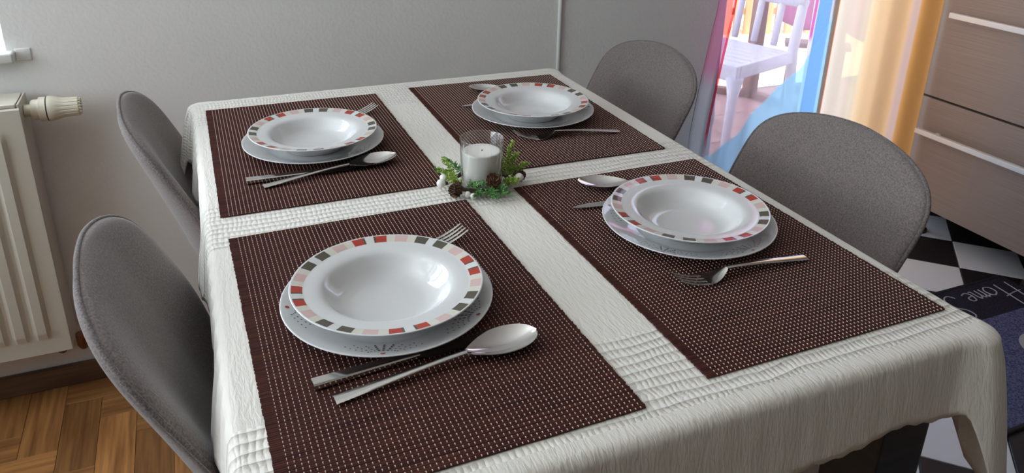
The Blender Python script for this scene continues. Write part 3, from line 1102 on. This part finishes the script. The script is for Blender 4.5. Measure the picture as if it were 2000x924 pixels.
places = [  # name, deep centre, rotation, under offset, tilt
    ((-0.1941, 0.2257), -0.42, 'back left near the radiator', (0, 0)),
    ((0.1831, 0.2461), 1.48, 'back right beyond the candle', (0, 0)),
    ((-0.1978, -0.2446), 0.55, 'front left closest to the viewer', (0.0, 0.0)),
    ((0.1892, -0.2080), 0.62, 'front right by the tiled floor', (0.0, 0.0))]
desc = ['beside the radiator end of the table', 'beyond the candle glass', 'with fork tines showing behind it and knife in front', 'with spoon tip and knife tip poking out at its left']
up0 = dp0 = None
for (c, rz, where, off), urz in zip(places, (2.3, 1.6, 0.0, -0.6)):
    lu = 'flat dinner plate under the soup plate, ' + where
    ld = 'deep soup plate with squares on its rim, ' + where
    if up0 is None:
        up0 = thing('dinner_plate', lu, 'plate', (c[0] + off[0], c[1] + off[1], ZM + 0.0004), urz, 'dinner plates on the placemats')
        ring_mesh('plate_body', under_prof, up0, [M_china], 160)
        starburst(up0)
        dp0 = thing('soup_plate', ld, 'plate', (c[0], c[1], ZM + 0.0048), rz, 'soup plates on the dinner plates')
        ring_mesh('plate_body', deep_prof, dp0, [M_china, M_olive, M_red, M_pink, M_cream], 240, deep_idx)
    else:
        o = copy_tree(up0); o.location = (c[0] + off[0], c[1] + off[1], ZM + 0.0004); o.rotation_euler = (0, 0, urz); o['label'] = lu
        o = copy_tree(dp0); o.location = (c[0], c[1], ZM + 0.0048); o.rotation_euler = (0, 0, rz); o['label'] = ld


# ---------------------------------------------------------------- cutlery (local +X from handle end to tip, origin at handle end)
def loft(rows, nseg=10):
    """rows: (x, half width, half thickness, z centre, dish) -> closed surface; dish lowers the middle"""
    vs, fs = [], []
    for (x, w_, h_, z, dish) in rows:
        ring = []
        for k in range(nseg + 1):
            u = -1 + 2 * k / nseg
            ring.append((x, w_ * u, z + h_ * math.sqrt(max(0, 1 - u * u * 0.96)) - dish * (1 - u * u)))
        for k in range(nseg, -1, -1):
            u = -1 + 2 * k / nseg
            ring.append((x, w_ * u, z - h_ * math.sqrt(max(0, 1 - u * u * 0.96)) - dish * (1 - u * u)))
        vs += ring
    m_ = 2 * (nseg + 1)
    for i in range(len(rows) - 1):
        for k in range(m_):
            k2 = (k + 1) % m_
            fs.append((i * m_ + k, i * m_ + k2, (i + 1) * m_ + k2, (i + 1) * m_ + k))
    fs.append(tuple(range(m_ - 1, -1, -1)))
    fs.append(tuple((len(rows) - 1) * m_ + k for k in range(m_)))
    return vs, fs


def make_spoon(o, ln=0.197):
    bl = 0.074
    hl = ln - bl
    rows = []
    for i in range(17):
        q = i / 16
        w_ = 0.0034 * (1 - q) ** 0.9 + 0.0030 - 0.0006 * math.sin(PI * q)
        z = 0.0022 + 0.0075 * math.sin(PI / 2 * q ** 1.3)
        rows.append((q * hl, w_, 0.0016, z, 0))
    mesh_obj('handle', *loft(rows, 8), M_steel, o, True, None, 60)
    rows = []
    for i in range(25):
        q = i / 24
        b_ = max(0.0, 1 - (2 * q ** 1.2 - 1) ** 2)
        w_ = 0.0200 * b_ ** (0.80 if q < 0.561 else 0.55) + 0.0028 * (1 - q) ** 4 + 0.0003
        z = 0.0095 + 0.0022 * q
        rows.append((hl + q * bl - 0.0005, w_, 0.0007, z, 0.0098 * (math.sin(PI * min(1, q ** 1.15)) ** 0.8 if 0 < q < 0.99 else 0)))
    mesh_obj('bowl', *loft(rows, 16), M_steel, o, True, None, 75)


def make_fork(o, ln=0.178):
    hl = 0.112
    rows = []
    for i in range(15):
        q = i / 14
        rows.append((q * hl, 0.0036 * (1 - q) ** 0.9 + 0.0028, 0.0014, 0.0024 + 0.0091 * math.sin(PI / 2 * q ** 1.2), 0))
    mesh_obj('handle', *loft(rows, 8), M_steel, o, True, None, 60)
    def zc(x):
        q = (x - hl) / (ln - hl)
        return 0.0021 + (0.0094 * (1 - q / 0.36) ** 2 if q < 0.36 else 0.012 * ((q - 0.36) / 0.64) ** 1.7)
    rows = []
    for i in range(11):
        q = i / 10
        x = hl + 0.028 * q
        rows.append((x - 0.0004, 0.0030 + 0.0088 * (1 - (1 - q) ** 2.2), 0.0011, zc(x), 0.0012 * q))
    h = mesh_obj('head', *loft(rows, 10), M_steel, o, True, None, 60)
    for k in range(4):
        yy = (k - 1.5) * 0.0062
        rows = []
        for i in range(9):
            q = i / 8
            x = hl + 0.0275 + (ln - hl - 0.0275) * q
            rows.append((x, 0.0021 * (1 - 0.45 * q ** 3), 0.0010 * (1 - 0.3 * q), zc(x) - 0.0006, 0))
        vs, fs = loft(rows, 4)
        mesh_obj('tine', [(a, b + yy, c) for a, b, c in vs], fs, M_steel, o, True, None, 60)


def make_knife(o, ln=0.205):
    hl = 0.098
    rows = []
    for i in range(11):
        q = i / 10
        rows.append((q * hl, 0.0058 - 0.0012 * q, 0.0034 - 0.0008 * q, 0.0037 - 0.0006 * q, 0))
    vs, fs = [], []
    for (x, w_, h_, z, _) in rows:
        for (a, b) in ((-1, -.6), (-.8, -1), (.8, -1), (1, -.6), (1, .6), (.8, 1), (-.8, 1), (-1, .6)):
            vs.append((x, a * w_, z + b * h_))
    for i in range(10):
        for k in range(8):
            fs.append((i * 8 + k, i * 8 + (k + 1) % 8, (i + 1) * 8 + (k + 1) % 8, (i + 1) * 8 + k))
    fs += [tuple(range(7, -1, -1)), tuple(80 + k for k in range(8))]
    mesh_obj('handle', vs, fs, M_steel, o, True, None, 30)
    vs, fs = [], []
    nb = 24
    for i in range(nb + 1):
        q = i / nb
        x = hl + (ln - hl) * q
        back = 0.0046 - 0.0005 * q - 0.0030 * max(0, (q - 0.75) / 0.25) ** 2
        edge = -0.0050 - 0.0050 * min(1, q / 0.10) ** 0.7 * (1 - 0.2 * q) + 0.0105 * max(0, (q - 0.62) / 0.38) ** 2.2
        if edge > back - 0.0004: edge = back - 0.0004
        th = 0.0011 * (1 - 0.6 * q)
        z = 0.0027
        vs += [(x, edge, z), (x, back, z - th), (x, back, z + th)]
    for i in range(nb):
        for k in range(3):
            fs.append((i * 3 + k, i * 3 + (k + 1) % 3, (i + 1) * 3 + (k + 1) % 3, (i + 1) * 3 + k))
    fs += [(2, 1, 0), (nb * 3, nb * 3 + 1, nb * 3 + 2)]
    mesh_obj('blade', vs, fs, M_blade, o, True, None, 30)


ZC_ = ZM + 0.0006


def place(proto, make, name, cat, group, lst):
    for (x0, y0), (x1, y1), lb in lst:
        a = math.atan2(y1 - y0, x1 - x0)
        if proto is None:
            proto = thing(name, lb, cat, (x0, y0, ZC_), a, group)
            make(proto)
        else:
            o = copy_tree(proto)
            o.location = (x0, y0, ZC_); o.rotation_euler = (0, 0, a); o['label'] = lb


place(None, make_spoon, 'table_spoon', 'spoon', 'table spoons', [
    ((-0.276, -0.368), (-0.080, -0.348), 'large steel spoon in front of the front left plates, bowl to the right'),
    ((-0.284, 0.101), (-0.090, 0.134), 'steel spoon lying in front of the back left plates, bowl to the right'),
    ((0.302, 0.330), (0.117, 0.424), 'steel spoon mostly hidden behind the back right plates, only its tip shows'),
    ((0.302, -0.118), (0.113, -0.048), 'steel spoon behind the front right plates, bowl poking out at their left')])
place(None, make_knife, 'table_knife', 'knife', 'table knives', [
    ((-0.290, -0.343), (-0.090, -0.324), 'steel table knife between front left plates and large spoon'),
    ((-0.304, 0.124), (-0.100, 0.124), 'steel table knife partly covered by spoon before the back left plates'),
    ((0.283, 0.320), (0.079, 0.335), 'steel table knife behind the back right plates with only the tip showing'),
    ((0.281, -0.138), (0.077, -0.107), 'steel table knife whose tip pokes out left of the front right plates')])
place(None, make_fork, 'table_fork', 'fork', 'table forks', [
    ((-0.250, -0.166), (-0.077, -0.129), 'steel fork behind the front left plates with its tines showing'),
    ((-0.238, 0.320), (-0.066, 0.366), 'steel fork almost hidden behind the back left plates'),
    ((0.285, 0.126), (0.118, 0.150), 'steel fork lying in front of the back right plates behind the candle'),
    ((0.275, -0.320), (0.106, -0.318), 'steel fork lying in front of the front right plates, handle to the right')])

# ---------------------------------------------------------------- candle, glass, wreath
CX, CY = 0.000, 0.012
gl = MB().lathe([(0.0001, 0.0000), (0.0266, 0.0000), (0.0281, 0.0015), (0.0305, 0.0698), (0.0301, 0.0708), (0.0292, 0.0709), (0.0286, 0.0700), (0.0264, 0.0050), (0.0001, 0.0042)], 64).build('candle_glass', M_glass, None, auto=40)
gl.location = (CX, CY, 0.7505)
tag(gl, 'clear glass tumbler holding a white candle inside the green wreath', 'candle holder')
cd = thing('candle', 'white wax candle inside the clear glass at table centre', 'candle', (CX, CY, 0.7505 + 0.0050))
MB().lathe([(0.0001, 0.0), (0.0250, 0.0002), (0.0255, 0.002), (0.0267, 0.0440), (0.0265, 0.0462), (0.0256, 0.0472), (0.0230, 0.0468), (0.0001, 0.0462)], 56).build('wax', M_wax, cd, auto=60)
MB().tube([(0, 0, 0.0455), (0.0002, 0, 0.0468), (0.0005, 0.0001, 0.0482)], 0.0008, 6).build('wick', M_wick, cd)

wr = thing('wreath', 'small green candle wreath with pinecones and white berries around the glass', 'wreath', (CX, CY, ZT))
m = MB()
ringp = [(0.0375 * math.cos(2 * PI * k / 40), 0.0375 * math.sin(2 * PI * k / 40), 0.0070 + 0.001 * math.sin(k * 2.1)) for k in range(41)]
m.tube(ringp, 0.0030, 8, False)
m.build('ring', M_twig, wr, True)


def sprig(base, direction, ln, n, nl, mt, seed, flat=0.5, curl=0.0):
    r2 = random.Random(seed)
    base = Vector(base); dirv = Vector(direction).normalized()
    m = MB()
    pts = []
    for i in range(7):
        q = i / 6
        pts.append(base + dirv * ln * q + Vector((0, 0, curl * q * q)))
    m.tube(pts, [0.0009 * (1 - 0.7 * i / 6) for i in range(7)], 5)
    for i in range(n):
        q = (i + 0.3) / n
        p = base + dirv * ln * q + Vector((0, 0, curl * q * q))
        side = Vector((r2.gauss(0, 1), r2.gauss(0, 1), r2.gauss(0, 1) * flat + 0.25))
        side = (side - dirv * side.dot(dirv)).normalized()
        dv = (dirv * r2.uniform(0.45, 1.0) + side).normalized()
        l_ = nl * r2.uniform(0.6, 1.1) * (1 - 0.55 * q)
        e = p + dv * l_
        if e.z < 0.0035: e.z = 0.0035 + r2.random() * 0.002
        u = dv.cross(Vector((r2.random(), r2.random(), r2.random() + .2))).normalized()
        w_ = r2.uniform(0.0008, 0.0013)
        mid = p.lerp(e, 0.5)
        v_ = dv.cross(u).normalized()
        m.add([p, mid + u * w_, mid - u * w_ * .5 + v_ * w_, mid - u * w_ * .5 - v_ * w_, e], [(0, 2, 1), (0, 3, 2), (0, 1, 3), (4, 1, 2), (4, 2, 3), (4, 3, 1)])
        if i % 2 == 0:      # a little twig of scale leaves
            for s in range(3):
                pp = p.lerp(e, 0.45 + 0.2 * s)
                sd = Vector((r2.gauss(0, 1), r2.gauss(0, 1), r2.gauss(0, 1))).normalized()
                ee = pp + (dv * 0.8 + sd * 0.8).normalized() * l_ * 0.42
                if ee.z < 0.003: ee.z = 0.003
                m2 = pp.lerp(ee, 0.5)
                m.add([pp, m2 + u * w_, m2 - u * w_ * .5 + v_ * w_, m2 - u * w_ * .5 - v_ * w_, ee], [(0, 2, 1), (0, 3, 2), (0, 1, 3), (4, 1, 2), (4, 2, 3), (4, 3, 1)])
    return m.build('sprig', mt, wr)


sprig((-0.036, 0.018, 0.012), (-0.35, 0.25, 0.9), 0.030, 50, 0.011, M_greenl, 1)
sprig((-0.036, 0.004, 0.010), (-0.75, 0.35, 0.55), 0.030, 60, 0.012, M_greenl, 2)
sprig((-0.040, 0.020, 0.016), (-0.95, 0.25, 0.35), 0.022, 34, 0.009, M_greend, 3)
sprig((-0.034, -0.012, 0.010), (-0.55, -0.15, 0.45), 0.024, 46, 0.012, M_greenl, 4)
sprig((-0.028, -0.022, 0.012), (0.55, -0.55, 0.25), 0.026, 46, 0.012, M_greend, 5)
sprig((-0.004, -0.037, 0.010), (-0.05, -0.9, 0.05), 0.034, 60, 0.013, M_greend, 6)
sprig((-0.012, -0.036, 0.009), (-0.65, -0.6, 0.02), 0.022, 40, 0.010, M_greend, 12)
sprig((0.010, -0.036, 0.010), (0.10, -0.85, 0.05), 0.028, 56, 0.012, M_greend, 7)
sprig((0.022, -0.028, 0.012), (0.45, -0.6, 0.35), 0.024, 50, 0.012, M_greenl, 8)
sprig((0.032, -0.010, 0.014), (0.55, 0.10, 0.95), 0.036, 60, 0.012, M_greenl, 9)
sprig((0.036, 0.010, 0.014), (0.38, 0.05, 1.05), 0.044, 64, 0.011, M_greenl, 10)
sprig((0.036, -0.006, 0.012), (0.95, -0.10, 0.55), 0.034, 60, 0.012, M_greenl, 11)
sprig((0.020, 0.034, 0.010), (0.5, 0.8, 0.3), 0.028, 46, 0.011, M_greend, 13)
sprig((-0.018, 0.034, 0.010), (-0.4, 0.8, 0.35), 0.028, 46, 0.011, M_greend, 14)


def pinecone(loc, axis, ln, rad, seed):
    r2 = random.Random(seed)
    m = MB()
    ax_ = Vector(axis).normalized()
    u = ax_.cross(Vector((0.3, 0.2, 1))).normalized(); v_ = ax_.cross(u)
    base = Vector(loc) - ax_ * ln / 2
    m.tube([base, base + ax_ * ln * 0.95], [rad * 0.45, rad * 0.2], 8)
    n = 58
    for i in range(n):
        q = (i + 0.5) / n
        th = i * 2.39996
        rr = rad * (math.sin(PI * (0.12 + 0.84 * q)) ** 0.7)
        o_ = u * math.cos(th) + v_ * math.sin(th)
        tn = ax_.cross(o_).normalized()
        p = base + ax_ * ln * q * 0.9 + o_ * rr * 0.25
        tip = base + ax_ * (ln * q * 0.9 + rad * 0.35) + o_ * rr
        w_ = rad * 0.34
        md = p.lerp(tip, 0.7)
        dn = ax_ * -rad * 0.12
        m.add([p, md + tn * w_, tip + ax_ * rad * .05, md - tn * w_, md + dn, tip + dn * 0.6], [(0, 1, 2), (0, 2, 3), (0, 4, 1), (0, 3, 4), (1, 4, 5), (1, 5, 2), (3, 2, 5), (3, 5, 4)])
    return m.build('pinecone', M_cone, wr)


pinecone((-0.047, -0.026, 0.012), (-0.25, -0.35, -0.25), 0.021, 0.0105, 1)
pinecone((0.0025, -0.037, 0.0215), (0.10, -0.70, 0.65), 0.020, 0.0112, 2)
pinecone((0.050, -0.013, 0.012), (0.9, 0.1, 0.1), 0.020, 0.0095, 3)
for p, r_ in (((-0.058, 0.004, 0.010), 0.0062), ((-0.052, 0.010, 0.0155), 0.0058), ((0.0455, -0.026, 0.0155), 0.0062), ((-0.033, -0.034, 0.006), 0.0045), ((-0.027, -0.040, 0.0052), 0.0042)):
    m = MB()
    m.lathe([(r_ * math.sin(PI * k / 12) + 1e-5, -r_ * math.cos(PI * k / 12)) for k in range(13)], 18, Matrix.Translation(p))
    m.build('berry', M_berry, wr, True)


# ---------------------------------------------------------------- upholstered chairs (local: back towards +X, seat front at -X)
CW = 0.387


def chair_S(u, v):
    """mid surface of the backrest shell, u across -1..1, v up 0..1"""
    zz = 0.43 + 0.3634 * v
    v0 = 0.6628
    if v < v0: hw = CW / 2 * (0.6063 + 0.3937 * math.sin(PI / 2 * v / v0))
    else: hw = CW / 2 * max(0.0, 1 - ((v - v0) / (1 - v0)) ** 4.56) ** (1 / 1.539)
    bx = 0.1617 + 0.123 * v ** 1.15
    a = abs(u) * hw / (CW / 2)
    wing = 0.0678 * (1 - 0.7128 * v) * max(0, (a - 0.25) / 0.75) ** 1.8
    return Vector((bx - wing, hw * u, zz))


def make_chair(o):
    NU, NV = 40, 44
    vsF, vsB = [], []
    us = [math.sin(PI / 2 * (-1 + 2 * i / NU)) * 0.5 + (-1 + 2 * i / NU) * 0.5 for i in range(NU + 1)]
    vv = []
    for j in range(NV + 1):
        q = j / NV
        vv.append(1 - (1 - q) ** 1.75)
    T = 0.019
    for j, v_ in enumerate(vv):
        for u in us:
            v2 = min(v_, 0.9995)
            p = chair_S(u, v2)
            e = 1e-3
            du = chair_S(min(u + e, 1), v2) - chair_S(max(u - e, -1), v2)
            dv = chair_S(u, min(v2 + e, 0.9995)) - chair_S(u, max(v2 - e, 0))
            # side slope only; the outline's own taper must not tilt the normal
            nrm = Vector((0, 1, 0)).cross(Vector((dv.x, 0, dv.z)).normalized()) if du.length < 1e-9 else du.normalized().cross(Vector((0.105, 0, 0.40)).normalized())
            nrm.normalize()
            if nrm.x > 0: nrm = -nrm
            t_ = T * math.sqrt(max(0, 1 - abs(u) ** 7)) * math.sqrt(max(0, 1 - v_ ** 16)) * (0.85 + 0.15 * (1 - v_))
            vsF.append(p + nrm * t_)
            vsB.append(p - nrm * t_ * 0.72)
    n = NU + 1
    vs = vsF + vsB
    off = len(vsF)
    fs = []
    for j in range(NV):
        for i in range(NU):
            a = j * n + i
            fs.append((a, a + n, a + n + 1, a + 1))
            fs.append((off + a, off + a + 1, off + a + n + 1, off + a + n))
    for i in range(NU):   # bottom closing strip
        fs.append((i, i + 1, off + i + 1, off + i))
    me_o = mesh_obj('backrest', vs, fs, M_fabric, o, True)
    bm = bmesh.new(); bm.from_mesh(me_o.data)
    bmesh.ops.remove_doubles(bm, verts=bm.verts, dist=0.0004)
    bmesh.ops.recalc_face_normals(bm, faces=bm.faces)
    bm.to_mesh(me_o.data); bm.free()
    # welt round the edge
    pts = []
    for j in range(NV + 1): pts.append(chair_S(-1, min(vv[j], .9995)))
    for j in range(NV, -1, -1): pts.append(chair_S(1, min(vv[j], .9995)))
    clean = [pts[0]]
    for p in pts[1:]:
        if (p - clean[-1]).length > 0.004: clean.append(p)
    m = MB(); m.tube(clean, 0.0030, 8)
    m.build('piping', M_seam, o, True)
    # seat pad
    vs, fs = [], []
    ns = 48
    rows = [(0.93, 0.428), (1.0, 0.440), (1.0, 0.458), (0.965, 0.470), (0.86, 0.476), (0.5, 0.472), (0.02, 0.468)]
    for s, z in rows:
        for k in range(ns):
            a = 2 * PI * k / ns
            c_, s_ = math.cos(a), math.sin(a)
            x = 0.195 * math.copysign(abs(c_) ** 0.6, c_) * s - 0.035
            y = 0.205 * math.copysign(abs(s_) ** 0.6, s_) * s
            vs.append((x, y, z))
    for i in range(len(rows) - 1):
        for k in range(ns):
            k2 = (k + 1) % ns
            fs.append((i * ns + k, i * ns + k2, (i + 1) * ns + k2, (i + 1) * ns + k))
    fs.append(tuple((len(rows) - 1) * ns + k for k in range(ns)))
    fs.append(tuple(range(ns - 1, -1, -1)))
    mesh_obj('seat', vs, fs, M_fabric, o, True)
    for sx in (-1, 1):
        for sy in (-1, 1):
            m = MB(); m.tube([(-0.035 + sx * 0.10, sy * 0.11, 0.4275), (-0.035 + sx * 0.20, sy * 0.19, 0.0)], [0.014, 0.009], 12)
            m.build('leg', M_blackmetal, o, True)


chairs = [((0.3163, 0.4785), -0.05, 'grey fabric chair at the back right, against the pale wall by the pink curtain'),
          ((0.3177, -0.0608), -0.0684, 'grey fabric chair at the front right, against the orange curtain'),
          ((-0.186, 0.4385), PI + 0.0548, 'grey fabric chair at the back left, seen edge on against the wall'),
          ((-0.2009, -0.0875), PI + 0.0548, 'grey fabric chair at the front left, over the wooden floor by the radiator')]
ch0 = None
for (x, y), rz, lb in chairs:
    if ch0 is None:
        ch0 = thing('dining_chair', lb, 'chair', (x, y, 0), rz, 'grey dining chairs round the table')
        make_chair(ch0)
    else:
        o = copy_tree(ch0); o.location = (x, y, 0); o.rotation_euler = (0, 0, rz); o['label'] = lb

# ---------------------------------------------------------------- drawer cabinet on the right
cb = thing('drawer_cabinet', 'brown wood grain kitchen drawer cabinet with long silver handles beside the orange curtain', 'cabinet', (1.80, 0.0, 0.0))
YA, YB = -0.15, 0.768
MB().box(0.021, 0.58, YA, YB, 0.107, 0.90).build('carcass', M_chestbody, cb)
for z0, z1 in ((0.107, 0.467), (0.474, 0.836), (0.843, 0.90)):
    dr = MB().box(0.0, 0.020, YA + 0.002, YB, z0, z1, bev=0.0012).build('drawer', M_chest, cb)
    if z1 < 0.85:
        hz = z1 - 0.105 if z0 < 0.2 else 0.740
        hd = MB().box(-0.038, -0.022, -0.06, 0.705 if z0 > 0.3 else 0.735, hz - 0.0085, hz + 0.0085, bev=0.003).build('handle', M_handle, dr)
        MB().box(-0.0225, 0.0, 0.665, 0.68, hz - 0.004, hz + 0.004).build('handle', M_handle, dr)
        MB().box(-0.0225, 0.0, -0.05, -0.035, hz - 0.004, hz + 0.004).build('handle', M_handle, dr)
MB().box(-0.005, 0.60, YA, YB + 0.005, 0.9005, 0.935, bev=0.003).build('worktop', M_chestbody, cb)
for y in (0.31, 0.70):
    MB().lathe([(0.0001, 0), (0.024, 0), (0.024, 0.012), (0.014, 0.020), (0.014, 0.1065), (0.0001, 0.1065)], 20, Matrix.Translation((0.045, y, 0))).build('foot', M_blackmetal, cb, auto=40)
for y in (-0.10,):
    MB().lathe([(0.0001, 0), (0.024, 0), (0.024, 0.012), (0.014, 0.020), (0.014, 0.1065), (0.0001, 0.1065)], 20, Matrix.Translation((0.045, y, 0))).build('foot', M_blackmetal, cb, auto=40)
for y in (-0.10, 0.70):
    MB().lathe([(0.0001, 0), (0.024, 0), (0.024, 0.012), (0.014, 0.020), (0.014, 0.1065), (0.0001, 0.1065)], 20, Matrix.Translation((0.54, y, 0))).build('foot', M_blackmetal, cb, auto=40)

# ---------------------------------------------------------------- door mat with lettering
rg = thing('floor_mat', 'dark blue grey floor mat with pale handwritten lettering on chequered tiles', 'rug', (0, 0, 0.0005))
RX_0, RX_1, RY_0, RY_1 = 1.19, 1.818, -0.095, 0.386
m = MB()
for a in ((RX_0, RX_1, RY_1 - 0.010, RY_1), (RX_0, RX_1, RY_0, RY_0 + 0.010), (RX_0, RX_0 + 0.010, RY_0 + .01, RY_1 - .01), (RX_1 - 0.010, RX_1, RY_0 + .01, RY_1 - .01)):
    m.box(a[0], a[1], a[2], a[3], 0.0, 0.0085, bev=0.002)
m.build('border', M_rugedge, rg, True)
MB().box(RX_0 + .0101, RX_1 - .0101, 0.236, RY_1 - .0101, 0, 0.0075).build('lettered_band', M_rugband, rg)
MB().box(RX_0 + .0101, RX_1 - .0101, RY_0 + .0101, 0.2359, 0, 0.0075).build('pile', M_rugfield, rg)
m = MB()
m.lathe([(0.0001, 0.0078), (0.075, 0.0078), (0.076, 0.0074)], 40, Matrix.Translation((1.600, 0.075, 0)))
m.build('white_patch', M_ruglight, rg)


def ribbon(m, pts, w_=0.0022, z=0.0082):
    # smooth polyline -> flat raised ribbon
    P = []
    n = len(pts)
    for i in range(n - 1):
        p0, p1, p2, p3 = pts[max(i - 1, 0)], pts[i], pts[i + 1], pts[min(i + 2, n - 1)]
        for s in range(5):
            q = s / 5
            P.append(tuple(0.5 * ((2 * p1[c]) + (-p0[c] + p2[c]) * q + (2 * p0[c] - 5 * p1[c] + 4 * p2[c] - p3[c]) * q * q + (-p0[c] + 3 * p1[c] - 3 * p2[c] + p3[c]) * q ** 3) for c in (0, 1)))
    P.append(pts[-1])
    m.tube([(p[0], p[1], z - 0.0012) for p in P], w_, 5)


# handwriting, glyphs in a box 1 high; the text reads from the far side of the mat (baseline away from the viewer)
GL = {
    'H': ([[(0.05, 0), (0.12, 0.5), (0.2, 1.0)], [(0.5, 0), (0.55, 0.5), (0.62, 1.05)], [(0.0, 0.48), (0.3, 0.5), (0.7, 0.58)]], 0.72),
    'o': ([[(0.25, 0.42), (0.05, 0.3), (0.05, 0.08), (0.22, 0.0), (0.36, 0.15), (0.32, 0.36), (0.2, 0.42), (0.42, 0.34)]], 0.42),
    'm': ([[(0.0, 0.36), (0.06, 0.4), (0.06, 0.02)], [(0.06, 0.25), (0.16, 0.4), (0.22, 0.3), (0.22, 0.02)], [(0.22, 0.25), (0.33, 0.4), (0.39, 0.3), (0.40, 0.04), (0.48, 0.04)]], 0.48),
    'e': ([[(0.05, 0.2), (0.25, 0.26), (0.24, 0.4), (0.1, 0.4), (0.03, 0.2), (0.12, 0.02), (0.32, 0.08)]], 0.38),
    'S': ([[(0.62, 0.85), (0.5, 1.05), (0.22, 0.98), (0.2, 0.7), (0.42, 0.45), (0.4, 0.1), (0.15, -0.05), (0.0, 0.12)]], 0.66),
    'w': ([[(0.0, 0.4), (0.05, 0.05), (0.16, 0.05), (0.22, 0.36), (0.26, 0.05), (0.38, 0.05), (0.44, 0.4), (0.52, 0.36)]], 0.52),
    't': ([[(0.14, 0.85), (0.1, 0.3), (0.14, 0.02), (0.28, 0.05)], [(0.0, 0.56), (0.28, 0.6)]], 0.32), ' ': ([], 0.24)}
m = MB()
xx, sc = 0.0, 0.098
for chh in 'Home Sweet':
    gs, wd_ = GL[chh]
    for st in gs:
        ribbon(m, [(1.797 - (xx + p[0]) * sc * 1.02, 0.352 - p[1] * sc) for p in st])
    xx += wd_
m.build('lettering', M_ruglight, rg)
